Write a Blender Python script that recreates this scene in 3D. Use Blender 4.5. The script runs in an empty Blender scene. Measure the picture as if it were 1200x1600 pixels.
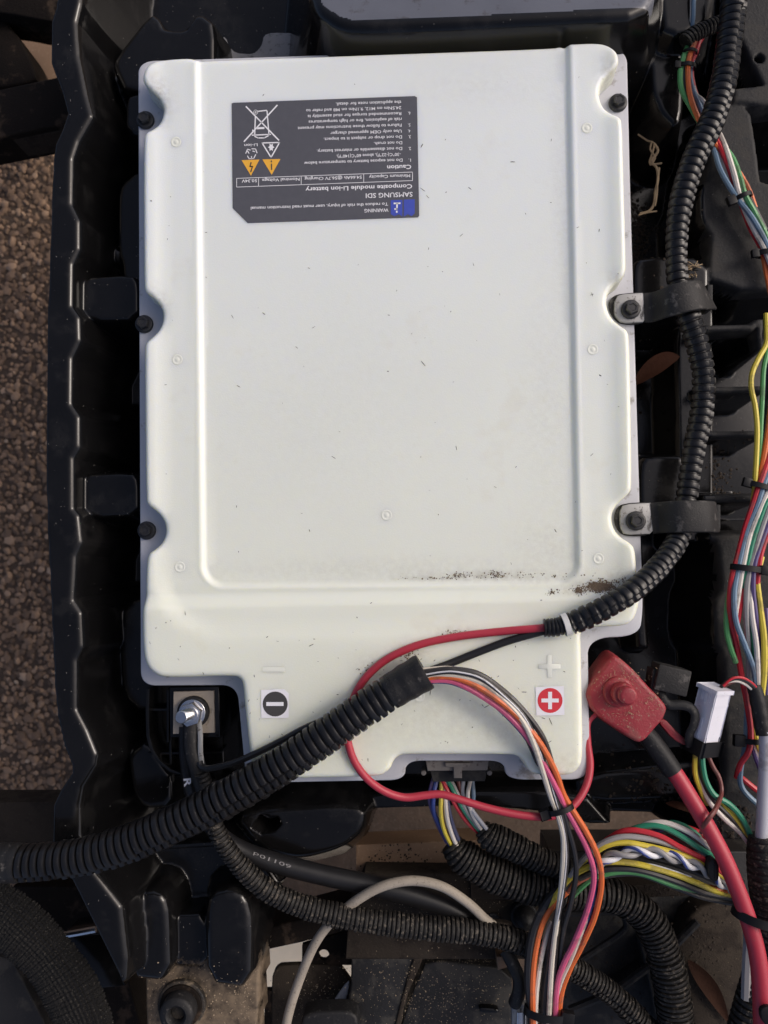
import bpy, bmesh, math, random
import numpy as np
from mathutils import Vector, Matrix
from mathutils.geometry import delaunay_2d_cdt
random.seed(7); rng = np.random.default_rng(7)
SC = bpy.context.scene
U = 0.0005                      # one unit (u) of the builders below = half a millimetre
GROUND = -900.0                 # u below the top of the battery lid
F = 1256.0                      # focal length in photo pixels (1200 x 1600)

# ------------------------------------------------------------------ camera
gx, gy, roll = 2.6e-5, 4.2e-5, 0.014
nz = np.array([-gx*F, gy*F, 1.0]); nz /= np.linalg.norm(nz)
nx = np.array([1.0, roll, 0.0]); nx -= nz*nx.dot(nz); nx /= np.linalg.norm(nx)
ny = np.cross(nz, nx)
RCW = np.array([nx, ny, nz])    # camera coords -> world coords
CAM = RCW @ np.array([0, 0, F]) # camera place in u; battery lid band is z = 0
def P(px, py, z=0.0):
    d = RCW @ np.array([px-600.0, 800.0-py, -F])
    t = (z-CAM[2])/d[2]
    return CAM + d*t
def PX(px, z):                  # metres-in-u of one photo pixel at height z
    return (CAM[2]-z)/CAM[2]*px
def W(v):                       # u -> metres, ground at z = 0
    return (v[0]*U, v[1]*U, (v[2]-GROUND)*U)
cam = bpy.data.cameras.new('camera'); camo = bpy.data.objects.new('camera', cam)
SC.collection.objects.link(camo)
m = Matrix(((*RCW[:, 0], 0), (*RCW[:, 1], 0), (*RCW[:, 2], 0), (0, 0, 0, 1))).transposed()
m.translation = Vector(W(CAM)); camo.matrix_world = m
cam.sensor_fit = 'VERTICAL'; cam.sensor_height = 24; cam.lens = 24*F/1600
cam.clip_start = 0.01; cam.clip_end = 200
cam.dof.use_dof = True; cam.dof.focus_distance = (F+25)*U; cam.dof.aperture_fstop = 4.5
SC.camera = camo
# ------------------------------------------------------------------ light
world = bpy.data.worlds.new('World'); SC.world = world; world.use_nodes = True
wn = world.node_tree; bg = wn.nodes['Background']
sky = wn.nodes.new('ShaderNodeTexSky'); sky.sky_type = 'NISHITA'; sky.sun_disc = False
SUN_EL, SUN_AZ = math.radians(40), math.radians(70)    # azimuth from +Y, clockwise
sky.sun_elevation = SUN_EL; sky.sun_rotation = SUN_AZ
sky.dust_density = 4.0; sky.air_density = 0.4; sky.ozone_density = 0.2
wn.links.new(sky.outputs[0], bg.inputs[0]); bg.inputs[1].default_value = 0.15
sun = bpy.data.lights.new('sun', 'SUN'); sun.energy = 0.5; sun.angle = math.radians(13); sun.color = (1, .95, .87)
suno = bpy.data.objects.new('sun', sun); SC.collection.objects.link(suno)
sd = Vector((math.sin(SUN_AZ)*math.cos(SUN_EL), math.cos(SUN_AZ)*math.cos(SUN_EL), math.sin(SUN_EL)))
suno.rotation_euler = sd.to_track_quat('Z', 'Y').to_euler(); suno.location = (0, 0, 3)
SC.view_settings.view_transform = 'Standard'; SC.view_settings.look = 'None'
SC.view_settings.exposure = 0.24; SC.view_settings.gamma = 1
SC.render.engine = 'CYCLES'

# ------------------------------------------------------------------ materials
MATS = {}
def M(name, col, rough=0.5, metal=0.0, var=0.12, vscale=60, dust=None, bump=None, spec=0.5, sss=0, fine=0.0, coat=0):
    """procedural surface: noise-varied colour, optional dust (colour, amount 0-1, scale, sharpness), bump (scale, strength)"""
    mt = bpy.data.materials.new(name); mt.use_nodes = True; nt = mt.node_tree; N = nt.nodes; L = nt.links
    b = N['Principled BSDF']; tc = N.new('ShaderNodeTexCoord')
    b.inputs['Metallic'].default_value = metal; b.inputs['Specular IOR Level'].default_value = spec
    n1 = N.new('ShaderNodeTexNoise'); n1.inputs['Scale'].default_value = vscale; n1.inputs['Detail'].default_value = 6
    L.new(tc.outputs['Object'], n1.inputs['Vector'])
    mix = N.new('ShaderNodeMix'); mix.data_type = 'RGBA'
    a = [c*(1-var) for c in col]; c2 = [min(1, c*(1+var)) for c in col]
    mix.inputs[6].default_value = (*a, 1); mix.inputs[7].default_value = (*c2, 1)
    L.new(n1.outputs['Fac'], mix.inputs[0]); out = mix.outputs[2]
    rr = N.new('ShaderNodeMapRange'); rr.inputs[3].default_value = max(0.02, rough-0.08); rr.inputs[4].default_value = min(1, rough+0.08)
    L.new(n1.outputs['Fac'], rr.inputs[0]); rout = rr.outputs[0]
    if dust:
        for dcol, amt, sc, lo in (dust if isinstance(dust, list) else [dust]):
            n2 = N.new('ShaderNodeTexNoise'); n2.inputs['Scale'].default_value = sc; n2.inputs['Detail'].default_value = 4
            n2.inputs['Roughness'].default_value = 0.65
            L.new(tc.outputs['Object'], n2.inputs['Vector'])
            mr = N.new('ShaderNodeMapRange'); mr.inputs[1].default_value = lo; mr.inputs[2].default_value = lo+0.09
            mr.inputs[4].default_value = amt; L.new(n2.outputs['Fac'], mr.inputs[0])
            m2 = N.new('ShaderNodeMix'); m2.data_type = 'RGBA'; m2.inputs[7].default_value = (*dcol, 1)
            L.new(mr.outputs[0], m2.inputs[0]); L.new(out, m2.inputs[6]); out = m2.outputs[2]
            m3 = N.new('ShaderNodeMix'); m3.inputs[3].default_value = 0.9
            L.new(mr.outputs[0], m3.inputs[0]); L.new(rout, m3.inputs[2]); rout = m3.outputs[0]
    L.new(out, b.inputs['Base Color']); L.new(rout, b.inputs['Roughness'])
    if bump:
        n3 = N.new('ShaderNodeTexNoise'); n3.inputs['Scale'].default_value = bump[0]; n3.inputs['Detail'].default_value = 3
        L.new(tc.outputs['Object'], n3.inputs['Vector'])
        bp = N.new('ShaderNodeBump'); bp.inputs['Strength'].default_value = bump[1]; bp.inputs['Distance'].default_value = 0.001
        L.new(n3.outputs['Fac'], bp.inputs['Height']); L.new(bp.outputs[0], b.inputs['Normal'])
    if sss:
        b.inputs['Subsurface Weight'].default_value = sss; b.inputs['Subsurface Radius'].default_value = (1, .8, .45)
        b.inputs['Subsurface Scale'].default_value = 0.006
    if coat: b.inputs['Coat Weight'].default_value = coat; b.inputs['Coat Roughness'].default_value = 0.15
    MATS[name] = mt; return mt
SAND = (.30, .235, .16); GREY = (.22, .21, .20); BROWN = (.10, .065, .04)
M('lid', (.765, .805, .79), .42, var=.03, vscale=9, dust=[((.62, .58, .47), .16, 16, .62), ((.25, .2, .14), .5, 900, .77)], bump=(900, .10), sss=.75)
M('lidmark', (.745, .77, .69), .42, var=.03, vscale=30, bump=(900, .1)); M('flange', (.50, .51, .55), .45, var=.10, vscale=25, dust=((.2, .18, .15), .7, 60, .60), bump=(500, .1), sss=.05)
M('case', (.40, .36, .31), .5, var=.25, vscale=30, dust=((.08, .06, .05), .8, 50, .5), bump=(300, .2))
M('tray', (.0056, .0055, .0058), .16, var=.4, vscale=30, dust=[(GREY, .5, 900, .73), ((.10, .095, .09), .06, 28, .54)], bump=(260, .05), spec=.38)
M('ledge', (.105, .112, .135), .34, var=.3, vscale=18, dust=[((.05, .05, .055), .7, 60, .58), ((.3, .3, .3), .5, 800, .70)], bump=(300, .08)); M('sandy', (.014, .013, .012), .5, spec=.3, var=.4, vscale=20, dust=[((.06, .05, .04), .5, 26, .42), (SAND, .75, 34, .55), (SAND, .7, 500, .60)], bump=(900, .5))  # ledge: sky reflection painted in as a blue-grey base colour
M('plate', (.017, .017, .018), .55, var=.4, vscale=30, dust=[(GREY, .6, 800, .65), ((.06, .056, .05), .55, 45, .5)], bump=(500, .3), spec=.25)
M('greyplate', (.22, .22, .225), .65, var=.3, vscale=40, dust=((.07, .07, .07), .7, 200, .56), bump=(300, .3))
M('frame', (.010, .0075, .006), .75, spec=.12, var=.5, vscale=25, dust=[((.06, .042, .03), .7, 40, .54), (SAND, .4, 700, .68)], bump=(500, .5))
M('rail', (.04, .032, .025), .8, spec=.12, var=.45, vscale=30, dust=[((.025, .02, .017), .8, 40, .5), (SAND, .35, 500, .64)], bump=(600, .5))
M('tan', (.20, .125, .075), .55, var=.3, vscale=20, dust=[((.34, .26, .18), .5, 300, .58)], bump=(600, .3))
M('hose', (.008, .008, .009), .33, spec=.38, var=.3, vscale=50, dust=[((.16, .14, .12), .45, 420, .66)], bump=(900, .1))
M('hosedirt', (.013, .012, .011), .55, spec=.3, var=.4, vscale=50, dust=[((.17, .145, .115), .6, 300, .55)], bump=(900, .4))
M('blackwire', (.013, .013, .0145), .42, spec=.35, var=.2, vscale=80, dust=((.18, .17, .16), .3, 700, .68))
M('rubber', (.018, .0175, .0175), .6, spec=.3, var=.3, vscale=60, dust=[((.15, .14, .13), .5, 120, .56)], bump=(700, .3))
M('tape', (.013, .013, .014), .55, spec=.3, var=.3, vscale=60, dust=((.15, .14, .13), .4, 300, .6), bump=(500, .3))
M('tieblack', (.009, .009, .010), .42, spec=.22, var=.2, vscale=80, dust=((.15, .14, .13), .3, 500, .66))
M('tiewhite', (.62, .62, .60), .4, var=.1)
M('steel', (.34, .34, .335), .45, metal=.45, var=.25, vscale=90, dust=((.09, .08, .07), .8, 160, .57), bump=(800, .15))
M('brightsteel', (.72, .72, .73), .24, metal=1, var=.1, vscale=200)
M('nickel', (.42, .36, .29), .5, metal=.25, var=.15, vscale=80, dust=((.2, .17, .13), .6, 120, .6))
M('bolt', (.020, .020, .022), .38, var=.3, vscale=200, dust=((.14, .13, .12), .4, 600, .62))
M('label', (.078, .080, .094), .5, var=.12, vscale=200, dust=((.16, .16, .17), .4, 900, .66))
M('print', (.78, .78, .80), .55, var=.05); M('amber', (.80, .42, .045), .5, var=.08); M('icoblue', (.045, .075, .42), .5, var=.15, vscale=200)
M('ink', (.05, .048, .048), .55, var=.2); M('stickerwhite', (.80, .80, .84), .45, var=.04, dust=((.4, .38, .33), .4, 300, .66)); M('stickerred', (.62, .03, .045), .45, var=.1)
M('bootred', (.27, .022, .032), .5, var=.25, vscale=40, dust=[((.20, .09, .075), .5, 60, .54), ((.30, .22, .16), .8, 420, .60)], bump=(600, .3), sss=.05)
M('cablered', (.40, .028, .05), .45, var=.15, vscale=40, dust=((.20, .10, .08), .5, 250, .64), bump=(400, .1))
M('whiteplug', (.72, .72, .78), .4, var=.06, vscale=60, dust=((.35, .33, .32), .5, 260, .64), sss=.05)
M('connector', (.17, .155, .14), .55, var=.25, vscale=80, dust=((.07, .05, .05), .8, 150, .55))
M('dustycable', (.33, .29, .235), .7, var=.2, vscale=60, dust=((.12, .10, .08), .7, 500, .58), bump=(700, .3))
M('weave', (.008, .0075, .007), .7, spec=.25, var=.5, vscale=30, dust=[((.15, .135, .11), .6, 700, .60)], bump=(1500, .6))
M('leafdark', (.03, .014, .009), .8, spec=.08, var=.4, vscale=80, bump=(300, .4)); M('leaf', (.038, .015, .009), .75, spec=.08, var=.4, vscale=80, bump=(300, .4)); M('straw', (.34, .25, .15), .7, var=.3, vscale=300)
M('soil', (.028, .02, .014), .95, var=.6, vscale=300); M('sandgrain', (.30, .235, .16), .95, var=.5, vscale=900); M('crumb', (.13, .095, .065), .95, var=.5, vscale=900); M('speck', (.035, .033, .03), .9, var=.5, vscale=900); M('dustspeck', (.17, .16, .145), .9, var=.4, vscale=900)
M('felt', (.42, .44, .48), .9, var=.3, vscale=500, bump=(900, .6))
M('ground', (.09, .06, .04), .9, var=.5, vscale=60, dust=((.16, .12, .09), .5, 200, .55), bump=(300, .8))
M('pebble', (.15, .105, .075), .75, var=.1, vscale=20)
M('sunlit_ground', (.85, .74, .56), .85, var=.15, vscale=30, bump=(200, .4))  # pale base colour stands in for sunlight on the ground
WC = dict(red=(.50, .022, .035), green=(.085, .30, .105), teal=(.022, .22, .125), blue=(.14, .22, .31), royal=(.035, .06, .25), navy=(.045, .05, .11),
          white=(.66, .61, .55), cream=(.62, .57, .48), grey=(.30, .29, .285), yellow=(.62, .50, .055), orange=(.64, .14, .035), pink=(.60, .10, .21),
          purple=(.085, .06, .17), brown=(.16, .045, .04), black=(.022, .021, .022), stripe=(.6, .6, .62), silver=(.40, .41, .45), rust=(.30, .09, .05), clearwhite=(.74, .74, .76))
for k, c in WC.items():
    M('wire_'+k, c, .42, var=.10, vscale=70, dust=[([x*.35 for x in c], .6, 650, .67), ((.10, .085, .07), .45, 45, .55)])
nt = MATS['tray'].node_tree; N = nt.nodes; L = nt.links; b_ = N['Principled BSDF']
tc_ = N.new('ShaderNodeTexCoord'); sa = N.new('ShaderNodeAttribute'); sa.attribute_name = 'sand'; sn = N.new('ShaderNodeTexNoise'); sn.inputs['Scale'].default_value = 55; sn.inputs['Detail'].default_value = 10; sn.inputs['Roughness'].default_value = .72
L.new(tc_.outputs['Object'], sn.inputs['Vector']); ad = N.new('ShaderNodeMath'); ad.operation = 'ADD'; L.new(sa.outputs['Fac'], ad.inputs[0]); L.new(sn.outputs['Fac'], ad.inputs[1])
mr = N.new('ShaderNodeMapRange'); mr.inputs[1].default_value = .95; mr.inputs[2].default_value = 1.22; mr.inputs[4].default_value = .9; L.new(ad.outputs[0], mr.inputs[0])
for sock, val in (('Base Color', (.20, .15, .10, 1)), ('Roughness', .92)):
    src = b_.inputs[sock].links[0].from_socket; mx = N.new('ShaderNodeMix')
    if sock == 'Base Color': mx.data_type = 'RGBA'; A_, B_, O_ = mx.inputs[6], mx.inputs[7], mx.outputs[2]
    else: A_, B_, O_ = mx.inputs[2], mx.inputs[3], mx.outputs[0]
    B_.default_value = val; L.new(mr.outputs[0], mx.inputs[0]); L.new(src, A_); L.new(O_, b_.inputs[sock])
# lid: warm light painted in towards the terminals and walls, grime collected on the ledges
nt = MATS['lid'].node_tree; N = nt.nodes; L = nt.links; b_ = N['Principled BSDF']
b_.inputs['Subsurface Scale'].default_value = 0.009; b_.inputs['Subsurface Radius'].default_value = (1, .92, .6)
src = b_.inputs['Base Color'].links[0].from_socket
ya = N.new('ShaderNodeAttribute'); ya.attribute_name = 'warm_light_tint'; ym = N.new('ShaderNodeMix'); ym.data_type = 'RGBA'; ym.blend_type = 'MULTIPLY'
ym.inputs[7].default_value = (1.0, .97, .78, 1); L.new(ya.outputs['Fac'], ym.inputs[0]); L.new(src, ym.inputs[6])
ga = N.new('ShaderNodeAttribute'); ga.attribute_name = 'grime'; gn = N.new('ShaderNodeTexNoise'); gn.inputs['Scale'].default_value = 220; gn.inputs['Detail'].default_value = 8; gn.inputs['Roughness'].default_value = .7
tc_ = N.new('ShaderNodeTexCoord'); L.new(tc_.outputs['Object'], gn.inputs['Vector'])
mm = N.new('ShaderNodeMath'); mm.operation = 'MULTIPLY_ADD'; mm.inputs[1].default_value = 2.2; mm.inputs[2].default_value = -.75; L.new(gn.outputs['Fac'], mm.inputs[0])
m2 = N.new('ShaderNodeMath'); m2.operation = 'MULTIPLY'; m2.use_clamp = True; L.new(mm.outputs[0], m2.inputs[0]); L.new(ga.outputs['Fac'], m2.inputs[1])
gm = N.new('ShaderNodeMix'); gm.data_type = 'RGBA'; gm.inputs[7].default_value = (.19, .145, .09, 1); L.new(m2.outputs[0], gm.inputs[0]); L.new(ym.outputs[2], gm.inputs[6]); L.new(gm.outputs[2], b_.inputs['Base Color'])
# per-pebble colour
nt = MATS['pebble'].node_tree; gi = nt.nodes.new('ShaderNodeAttribute'); gi.attribute_name = 'tone'
hs = nt.nodes.new('ShaderNodeValToRGB'); e = hs.color_ramp.elements
e[0].color = (.09, .057, .035, 1); e[1].color = (.58, .47, .35, 1)
for p_, c_ in ((.35, (.21, .132, .08, 1)), (.7, (.34, .22, .135, 1)), (.9, (.46, .31, .2, 1))):
    q = e.new(p_); q.color = c_
nt.links.new(gi.outputs['Fac'], hs.inputs[0]); nt.links.new(hs.outputs[0], nt.nodes['Principled BSDF'].inputs['Base Color'])

# ------------------------------------------------------------------ mesh helpers (all in u)
def thing(name, label, cat, base, group=None):
    o = bpy.data.objects.new(name, None); SC.collection.objects.link(o)
    o.location = W(base); o.empty_display_size = .01
    o['label'] = label; o['category'] = cat
    if group: o['group'] = group
    return o
def mk(name, v, f, mat, parent=None, smooth=True, label=None, cat=None, kind=None, group=None, sharp=40):
    v = np.asarray(v, float)
    lo, hi = v.min(0), v.max(0); o0 = np.array([(lo[0]+hi[0])/2, (lo[1]+hi[1])/2, lo[2]])
    me = bpy.data.meshes.new(name); me.from_pydata(((v-o0)*U).tolist(), [], f); me.update()
    mats = mat if isinstance(mat, (list, tuple)) else [mat]
    for mm in mats: me.materials.append(MATS[mm])
    o = bpy.data.objects.new(name, me); SC.collection.objects.link(o)
    loc = Vector(W(o0))
    if parent is not None:
        o.parent = parent
        q = parent; base = Vector((0, 0, 0))
        while q is not None: base += q.location; q = q.parent
        loc = loc-base
    o.location = loc
    if smooth:
        me.polygons.foreach_set('use_smooth', [True]*len(me.polygons))
        try: me.set_sharp_from_angle(angle=math.radians(sharp))
        except Exception: pass
    if label: o['label'] = label
    if cat: o['category'] = cat
    if kind: o['kind'] = kind
    if group: o['group'] = group
    return o
def spline(pts, step=4.0):
    """Catmull-Rom through (px,py,z[,r]) given as world u points"""
    p = np.asarray(pts, float)
    p = np.vstack([2*p[0]-p[1], p, 2*p[-1]-p[-2]]); out = []
    for i in range(1, len(p)-2):
        a, b, c, d = p[i-1], p[i], p[i+1], p[i+2]
        n = max(2, int(np.linalg.norm(c[:3]-b[:3])/step))
        t = np.linspace(0, 1, n, endpoint=False)[:, None]
        out.append(.5*((2*b)+(-a+c)*t+(2*a-5*b+4*c-d)*t*t+(-a+3*b-3*c+d)*t**3))
    out.append(p[-2][None]); return np.vstack(out)
def resample(c, ds):
    s = np.r_[0, np.cumsum(np.linalg.norm(np.diff(c[:, :3], axis=0), axis=1))]
    n = max(2, int(round(s[-1]/ds))+1); t = np.linspace(0, s[-1], n)
    return np.column_stack([np.interp(t, s, c[:, k]) for k in range(c.shape[1])]), t
def frames(c):
    T = np.gradient(c, axis=0); T /= np.linalg.norm(T, axis=1)[:, None]+1e-12
    n = np.cross(T[0], [0, 0, 1.0])
    if np.linalg.norm(n) < 1e-3: n = np.array([1.0, 0, 0])
    n /= np.linalg.norm(n); Ns = []
    for t in T:
        n = n-t*n.dot(t); n /= np.linalg.norm(n)+1e-12; Ns.append(n.copy())
    Ns = np.array(Ns); return T, Ns, np.cross(T, Ns)
def sweep(c, rad, sides=10, flat=1.0, cap=True, phase=0):
    T, N, B = frames(c); a = np.linspace(0, 2*np.pi, sides, endpoint=False)+phase
    rad = np.broadcast_to(np.asarray(rad, float), (len(c),))
    v = c[:, None]+rad[:, None, None]*(np.cos(a)[None, :, None]*N[:, None]+flat*np.sin(a)[None, :, None]*B[:, None])
    v = v.reshape(-1, 3); f = []
    n = len(c)
    for i in range(n-1):
        for j in range(sides):
            k = (j+1) % sides; f.append((i*sides+j, i*sides+k, (i+1)*sides+k, (i+1)*sides+j))
    if cap: f.append(tuple(range(sides))[::-1]); f.append(tuple((n-1)*sides+j for j in range(sides)))
    return v, f
def path(pts):
    return np.array([P(q[0], q[1], q[2]) for q in pts])
def wire(pts, r, col, parent=None, name='wire', sides=8, flat=1.0, mat=None, **kw):
    c, _ = resample(spline(path(pts)), 5.0)
    v, f = sweep(c, PX(r, pts[len(pts)//2][2]), sides, flat)
    return mk(name, v, f, mat or 'wire_'+col, parent, **kw)
def hose(pts, pitch, mat='hose', name='corrugated_hose', parent=None, depth=.16, sides=24, wob=0.0, seam=None, **kw):
    """corrugated conduit; pts (px,py,z,r_px)"""
    w = np.array([[*P(q[0], q[1], q[2]), PX(q[3], q[2])] for q in pts])
    c = spline(w, 3.0); c, s = resample(c, pitch/8.0)
    prof = np.array([1, 1.01, 1.01, 1.01, 1, .98, 1-depth, 1-depth])
    k = (np.arange(len(c))) % 8
    jit = 1+wob*np.repeat(rng.normal(size=len(c)//8+1), 8)[:len(c)]
    v, f = sweep(c[:, :3], c[:, 3]*prof[k]*jit, sides)
    if seam is not None:        # the slit along a split conduit
        v = v.reshape(len(c), sides, 3); off = np.round(.7*np.sin(s*.012)).astype(int)
        for i_ in range(len(c)):
            k_ = (seam+off[i_]) % sides; v[i_, k_] = c[i_, :3]+(v[i_, k_]-c[i_, :3])*.80
        v = v.reshape(-1, 3)
    return mk(name, v, f, mat, parent, sharp=50, **kw)
def chaikin(p, n=2, keep=.25):
    p = np.asarray(p, float)
    for _ in range(n):
        q = np.roll(p, -1, 0); p = np.stack([p*(1-keep)+q*keep, p*keep+q*(1-keep)], 1).reshape(-1, p.shape[1])
    return p
def dense(p, ds):
    out = []; p = np.asarray(p, float)
    for a, b in zip(p, np.roll(p, -1, 0)):
        n = max(1, int(np.linalg.norm(b-a)/ds)); out += [a+(b-a)*t for t in np.linspace(0, 1, n, endpoint=False)]
    return np.array(out)
def ccw(p):
    p = np.asarray(p, float); x, y = p[:, 0], p[:, 1]
    return p if (x*np.roll(y, -1)-y*np.roll(x, -1)).sum() > 0 else p[::-1]
def normals2(p):
    t = np.roll(p, -1, 0)-np.roll(p, 1, 0); t /= np.linalg.norm(t, axis=1)[:, None]+1e-9
    return np.column_stack([t[:, 1], -t[:, 0]])       # outward for ccw
def offset_sharp(p, d):
    p = ccw(p); n = len(p); out = []
    for i in range(n):
        a, b, c = p[i-1], p[i], p[(i+1) % n]
        t1 = (b-a)/np.linalg.norm(b-a); t2 = (c-b)/np.linalg.norm(c-b)
        n1 = np.array([t1[1], -t1[0]]); n2 = np.array([t2[1], -t2[0]])
        k = n1+n2; k = k/max(.25, k.dot(n1)); out.append(b+k*d)
    return np.array(out)
def pw(poly, z):                # photo polygon -> world xy at height z
    return np.array([P(a, b, z)[:2] for a, b in poly])
def loft(rings):
    """stack of closed rings (n,3) -> verts, faces with cap on the last and first"""
    n = len(rings[0]); v = np.vstack(rings); f = []
    for i in range(len(rings)-1):
        for j in range(n):
            k = (j+1) % n; f.append((i*n+j, i*n+k, (i+1)*n+k, (i+1)*n+j))
    f.append(tuple((len(rings)-1)*n+j for j in range(n))); f.append(tuple(range(n))[::-1])
    return v, f
def slab(xy, z0, z1, bev=2.0, draft=0.0, seg=4):
    """prism of world-xy polygon with a rounded top edge"""
    p = ccw(xy); nn = normals2(p); rings = []
    rings.append(np.column_stack([p+nn*draft, np.full(len(p), z0)]))
    for a in np.linspace(0, math.pi/2, seg):
        rings.append(np.column_stack([p-nn*bev*(1-math.cos(a)), np.full(len(p), z1-bev+bev*math.sin(a))]))
    return loft(rings)
def plate(poly, z0, z1, mat, name, parent=None, bev=2.0, round_n=2, draft=0.0, **kw):
    p = pw(poly, z1)
    if round_n: p = chaikin(p, round_n, .2)
    v, f = slab(p, z0, z1, bev, draft)
    return mk(name, v, f, mat, parent, **kw)
def disc(c, r, z0, z1, mat, name, parent=None, bev=1.0, sides=24, ph=0, **kw):
    a = np.linspace(0, 2*np.pi, sides, endpoint=False)+ph
    p = np.column_stack([c[0]+r*np.cos(a), c[1]+r*np.sin(a)])
    v, f = slab(p, z0, z1, bev); return mk(name, v, f, mat, parent, **kw)
def obox(cen, ax, ay, az, mat, name, parent=None, bev=2.0, **kw):
    """bevelled box: centre, three half-axis vectors (u)"""
    bm = bmesh.new(); bmesh.ops.create_cube(bm, size=2)
    A = np.array([ax, ay, az])
    for w in bm.verts: w.co = Vector(np.asarray(cen)+w.co[0]*A[0]+w.co[1]*A[1]+w.co[2]*A[2])
    if bev: bmesh.ops.bevel(bm, geom=bm.edges[:], offset=bev, segments=2, affect='EDGES', profile=.6)
    v = [tuple(w.co) for w in bm.verts]; f = [[w.index for w in q.verts] for q in bm.faces]; bm.free()
    return mk(name, v, f, mat, parent, **kw)
def sdf(poly, x, y):
    d2 = np.full(x.shape, 1e18); s = np.ones(x.shape); n = len(poly)
    for i in range(n):
        a, b = poly[i], poly[i-1]; ex, ey = b-a; wx, wy = x-a[0], y-a[1]
        t = np.clip((wx*ex+wy*ey)/(ex*ex+ey*ey+1e-12), 0, 1)
        d2 = np.minimum(d2, (wx-ex*t)**2+(wy-ey*t)**2)
        c1 = y >= a[1]; c2 = y < b[1]; c3 = ex*wy > ey*wx
        s = np.where((c1 & c2 & c3) | (~c1 & ~c2 & ~c3), -s, s)
    return s*np.sqrt(d2)
def sstep(a, b, x):
    t = np.clip((x-a)/(b-a), 0, 1); return t*t*(3-2*t)
def strokes(lines, w, z, mat, name, parent, closed=False):
    v = []; f = []
    for ln in lines:
        q = np.array([P(a, b, z)[:2] for a, b in ln])
        if closed: q = np.vstack([q, q[:1]])
        for a, b in zip(q[:-1], q[1:]):
            t = (b-a)/(np.linalg.norm(b-a)+1e-9); n = np.array([-t[1], t[0]])*w/2; e = t*w*.3
            k = len(v); v += [(*(a-e-n), z), (*(b+e-n), z), (*(b+e+n), z), (*(a-e+n), z)]; f.append((k, k+1, k+2, k+3))
    return mk(name, v, f, mat, parent, smooth=False)
def flatpoly(poly, z, mat, name, parent, h=.15):
    p = ccw(pw(poly, z)); return mk(name, *loft([np.column_stack([p, np.full(len(p), z-h)]), np.column_stack([p, np.full(len(p), z)])]), mat, parent, smooth=False)
def circ(cx, cy, r, n=28):
    return [(cx+r*math.cos(a), cy+r*math.sin(a)) for a in np.linspace(0, 2*math.pi, n, endpoint=False)]
TEXTS = []
def text(body, xr, yr, xl, yl, cap, z, parent, mat='print', bold=0.0, name='print_line'):
    TEXTS.append((body, xr, yr, xl, yl, cap, z, parent, mat, bold, name))
def flush_text():
    objs = []
    for t in TEXTS:
        cu = bpy.data.curves.new('t', 'FONT'); cu.body = t[0]; cu.size = 1; cu.offset = t[9]; cu.resolution_u = 2
        o = bpy.data.objects.new('t', cu); SC.collection.objects.link(o); objs.append(o)
    dg = bpy.context.evaluated_depsgraph_get(); dg.update()
    for o, (body, xr, yr, xl, yl, cap, z, parent, mat, bold, name) in zip(objs, TEXTS):
        me = bpy.data.meshes.new_from_object(o.evaluated_get(dg))
        v = np.array([w.co[:] for w in me.vertices]); f = [tuple(q.vertices) for q in me.polygons]
        x0, x1 = v[:, 0].min(), v[:, 0].max()
        a, b = P(xr, yr, z), P(xl, yl, z); t = (b-a)[:2]; ln = np.linalg.norm(t); t = t/ln; n = np.array([-t[1], t[0]])
        sy = PX(cap, z)/.70
        xy = a[:2]+((v[:, :1]-x0)/(x1-x0)*ln)*t+(v[:, 1:2]*sy)*n
        mk(name, np.column_stack([xy, np.full(len(xy), z)]), f, mat, parent, smooth=False)
        bpy.data.meshes.remove(me)
    for o in objs:
        c = o.data; bpy.data.objects.remove(o); bpy.data.curves.remove(c)

# ================================================================== SETTING
gsz = 9000
mk('ground', [(-gsz, -gsz, GROUND), (gsz, -gsz, GROUND), (gsz, gsz, GROUND), (-gsz, gsz, GROUND)], [(0, 1, 2, 3)], 'ground', smooth=False, kind='structure')
# gravel set in the ground, in view past the tray's left edge
bm = bmesh.new(); bmesh.ops.create_icosphere(bm, subdivisions=1, radius=1)
iv = np.array([w.co[:] for w in bm.verts]); ifc = np.array([[w.index for w in q.verts] for q in bm.faces]); bm.free()
gv, gf, tone = [], [], []
lo = P(-60, 1330, GROUND); hi = P(150, 120, GROUND); k = 0
X0, X1, Y0, Y1 = lo[0]-60, hi[0]+60, lo[1]-60, hi[1]+60
def pebbles(X0, X1, Y0, Y1, cell):
    global k
    for yy in np.arange(Y0, Y1, cell):
        for xx in np.arange(X0, X1, cell):
            r = cell*rng.choice([.42, .54, .66, .85], p=[.35, .35, .2, .1])*rng.uniform(.8, 1.2)
            s = np.array([r*rng.uniform(.75, 1.3), r*rng.uniform(.75, 1.3), r*rng.uniform(.5, .9)])
            a = rng.uniform(0, 6.28); R = np.array([[math.cos(a), -math.sin(a), 0], [math.sin(a), math.cos(a), 0], [0, 0, 1]])
            q = (iv*(1+rng.normal(size=(len(iv), 1))*.10)*s)@R.T
            gv.append(q+[xx+rng.uniform(-.5, .5)*cell, yy+rng.uniform(-.5, .5)*cell, GROUND+r*.05]); gf.append(ifc+k); k += len(iv)
            tone.extend([rng.beta(2, 2.6)]*len(iv))
pebbles(X0, X1, Y0, Y1, 14)
g = mk('gravel', np.vstack(gv), np.vstack(gf).tolist(), 'pebble', label='brown exposed gravel bedded in the ground', kind='stuff')
at = g.data.attributes.new('tone', 'FLOAT', 'POINT'); at.data.foreach_set('value', tone)
a, b = P(340, 1460, GROUND+20), P(620, 1640, GROUND+20)
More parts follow.
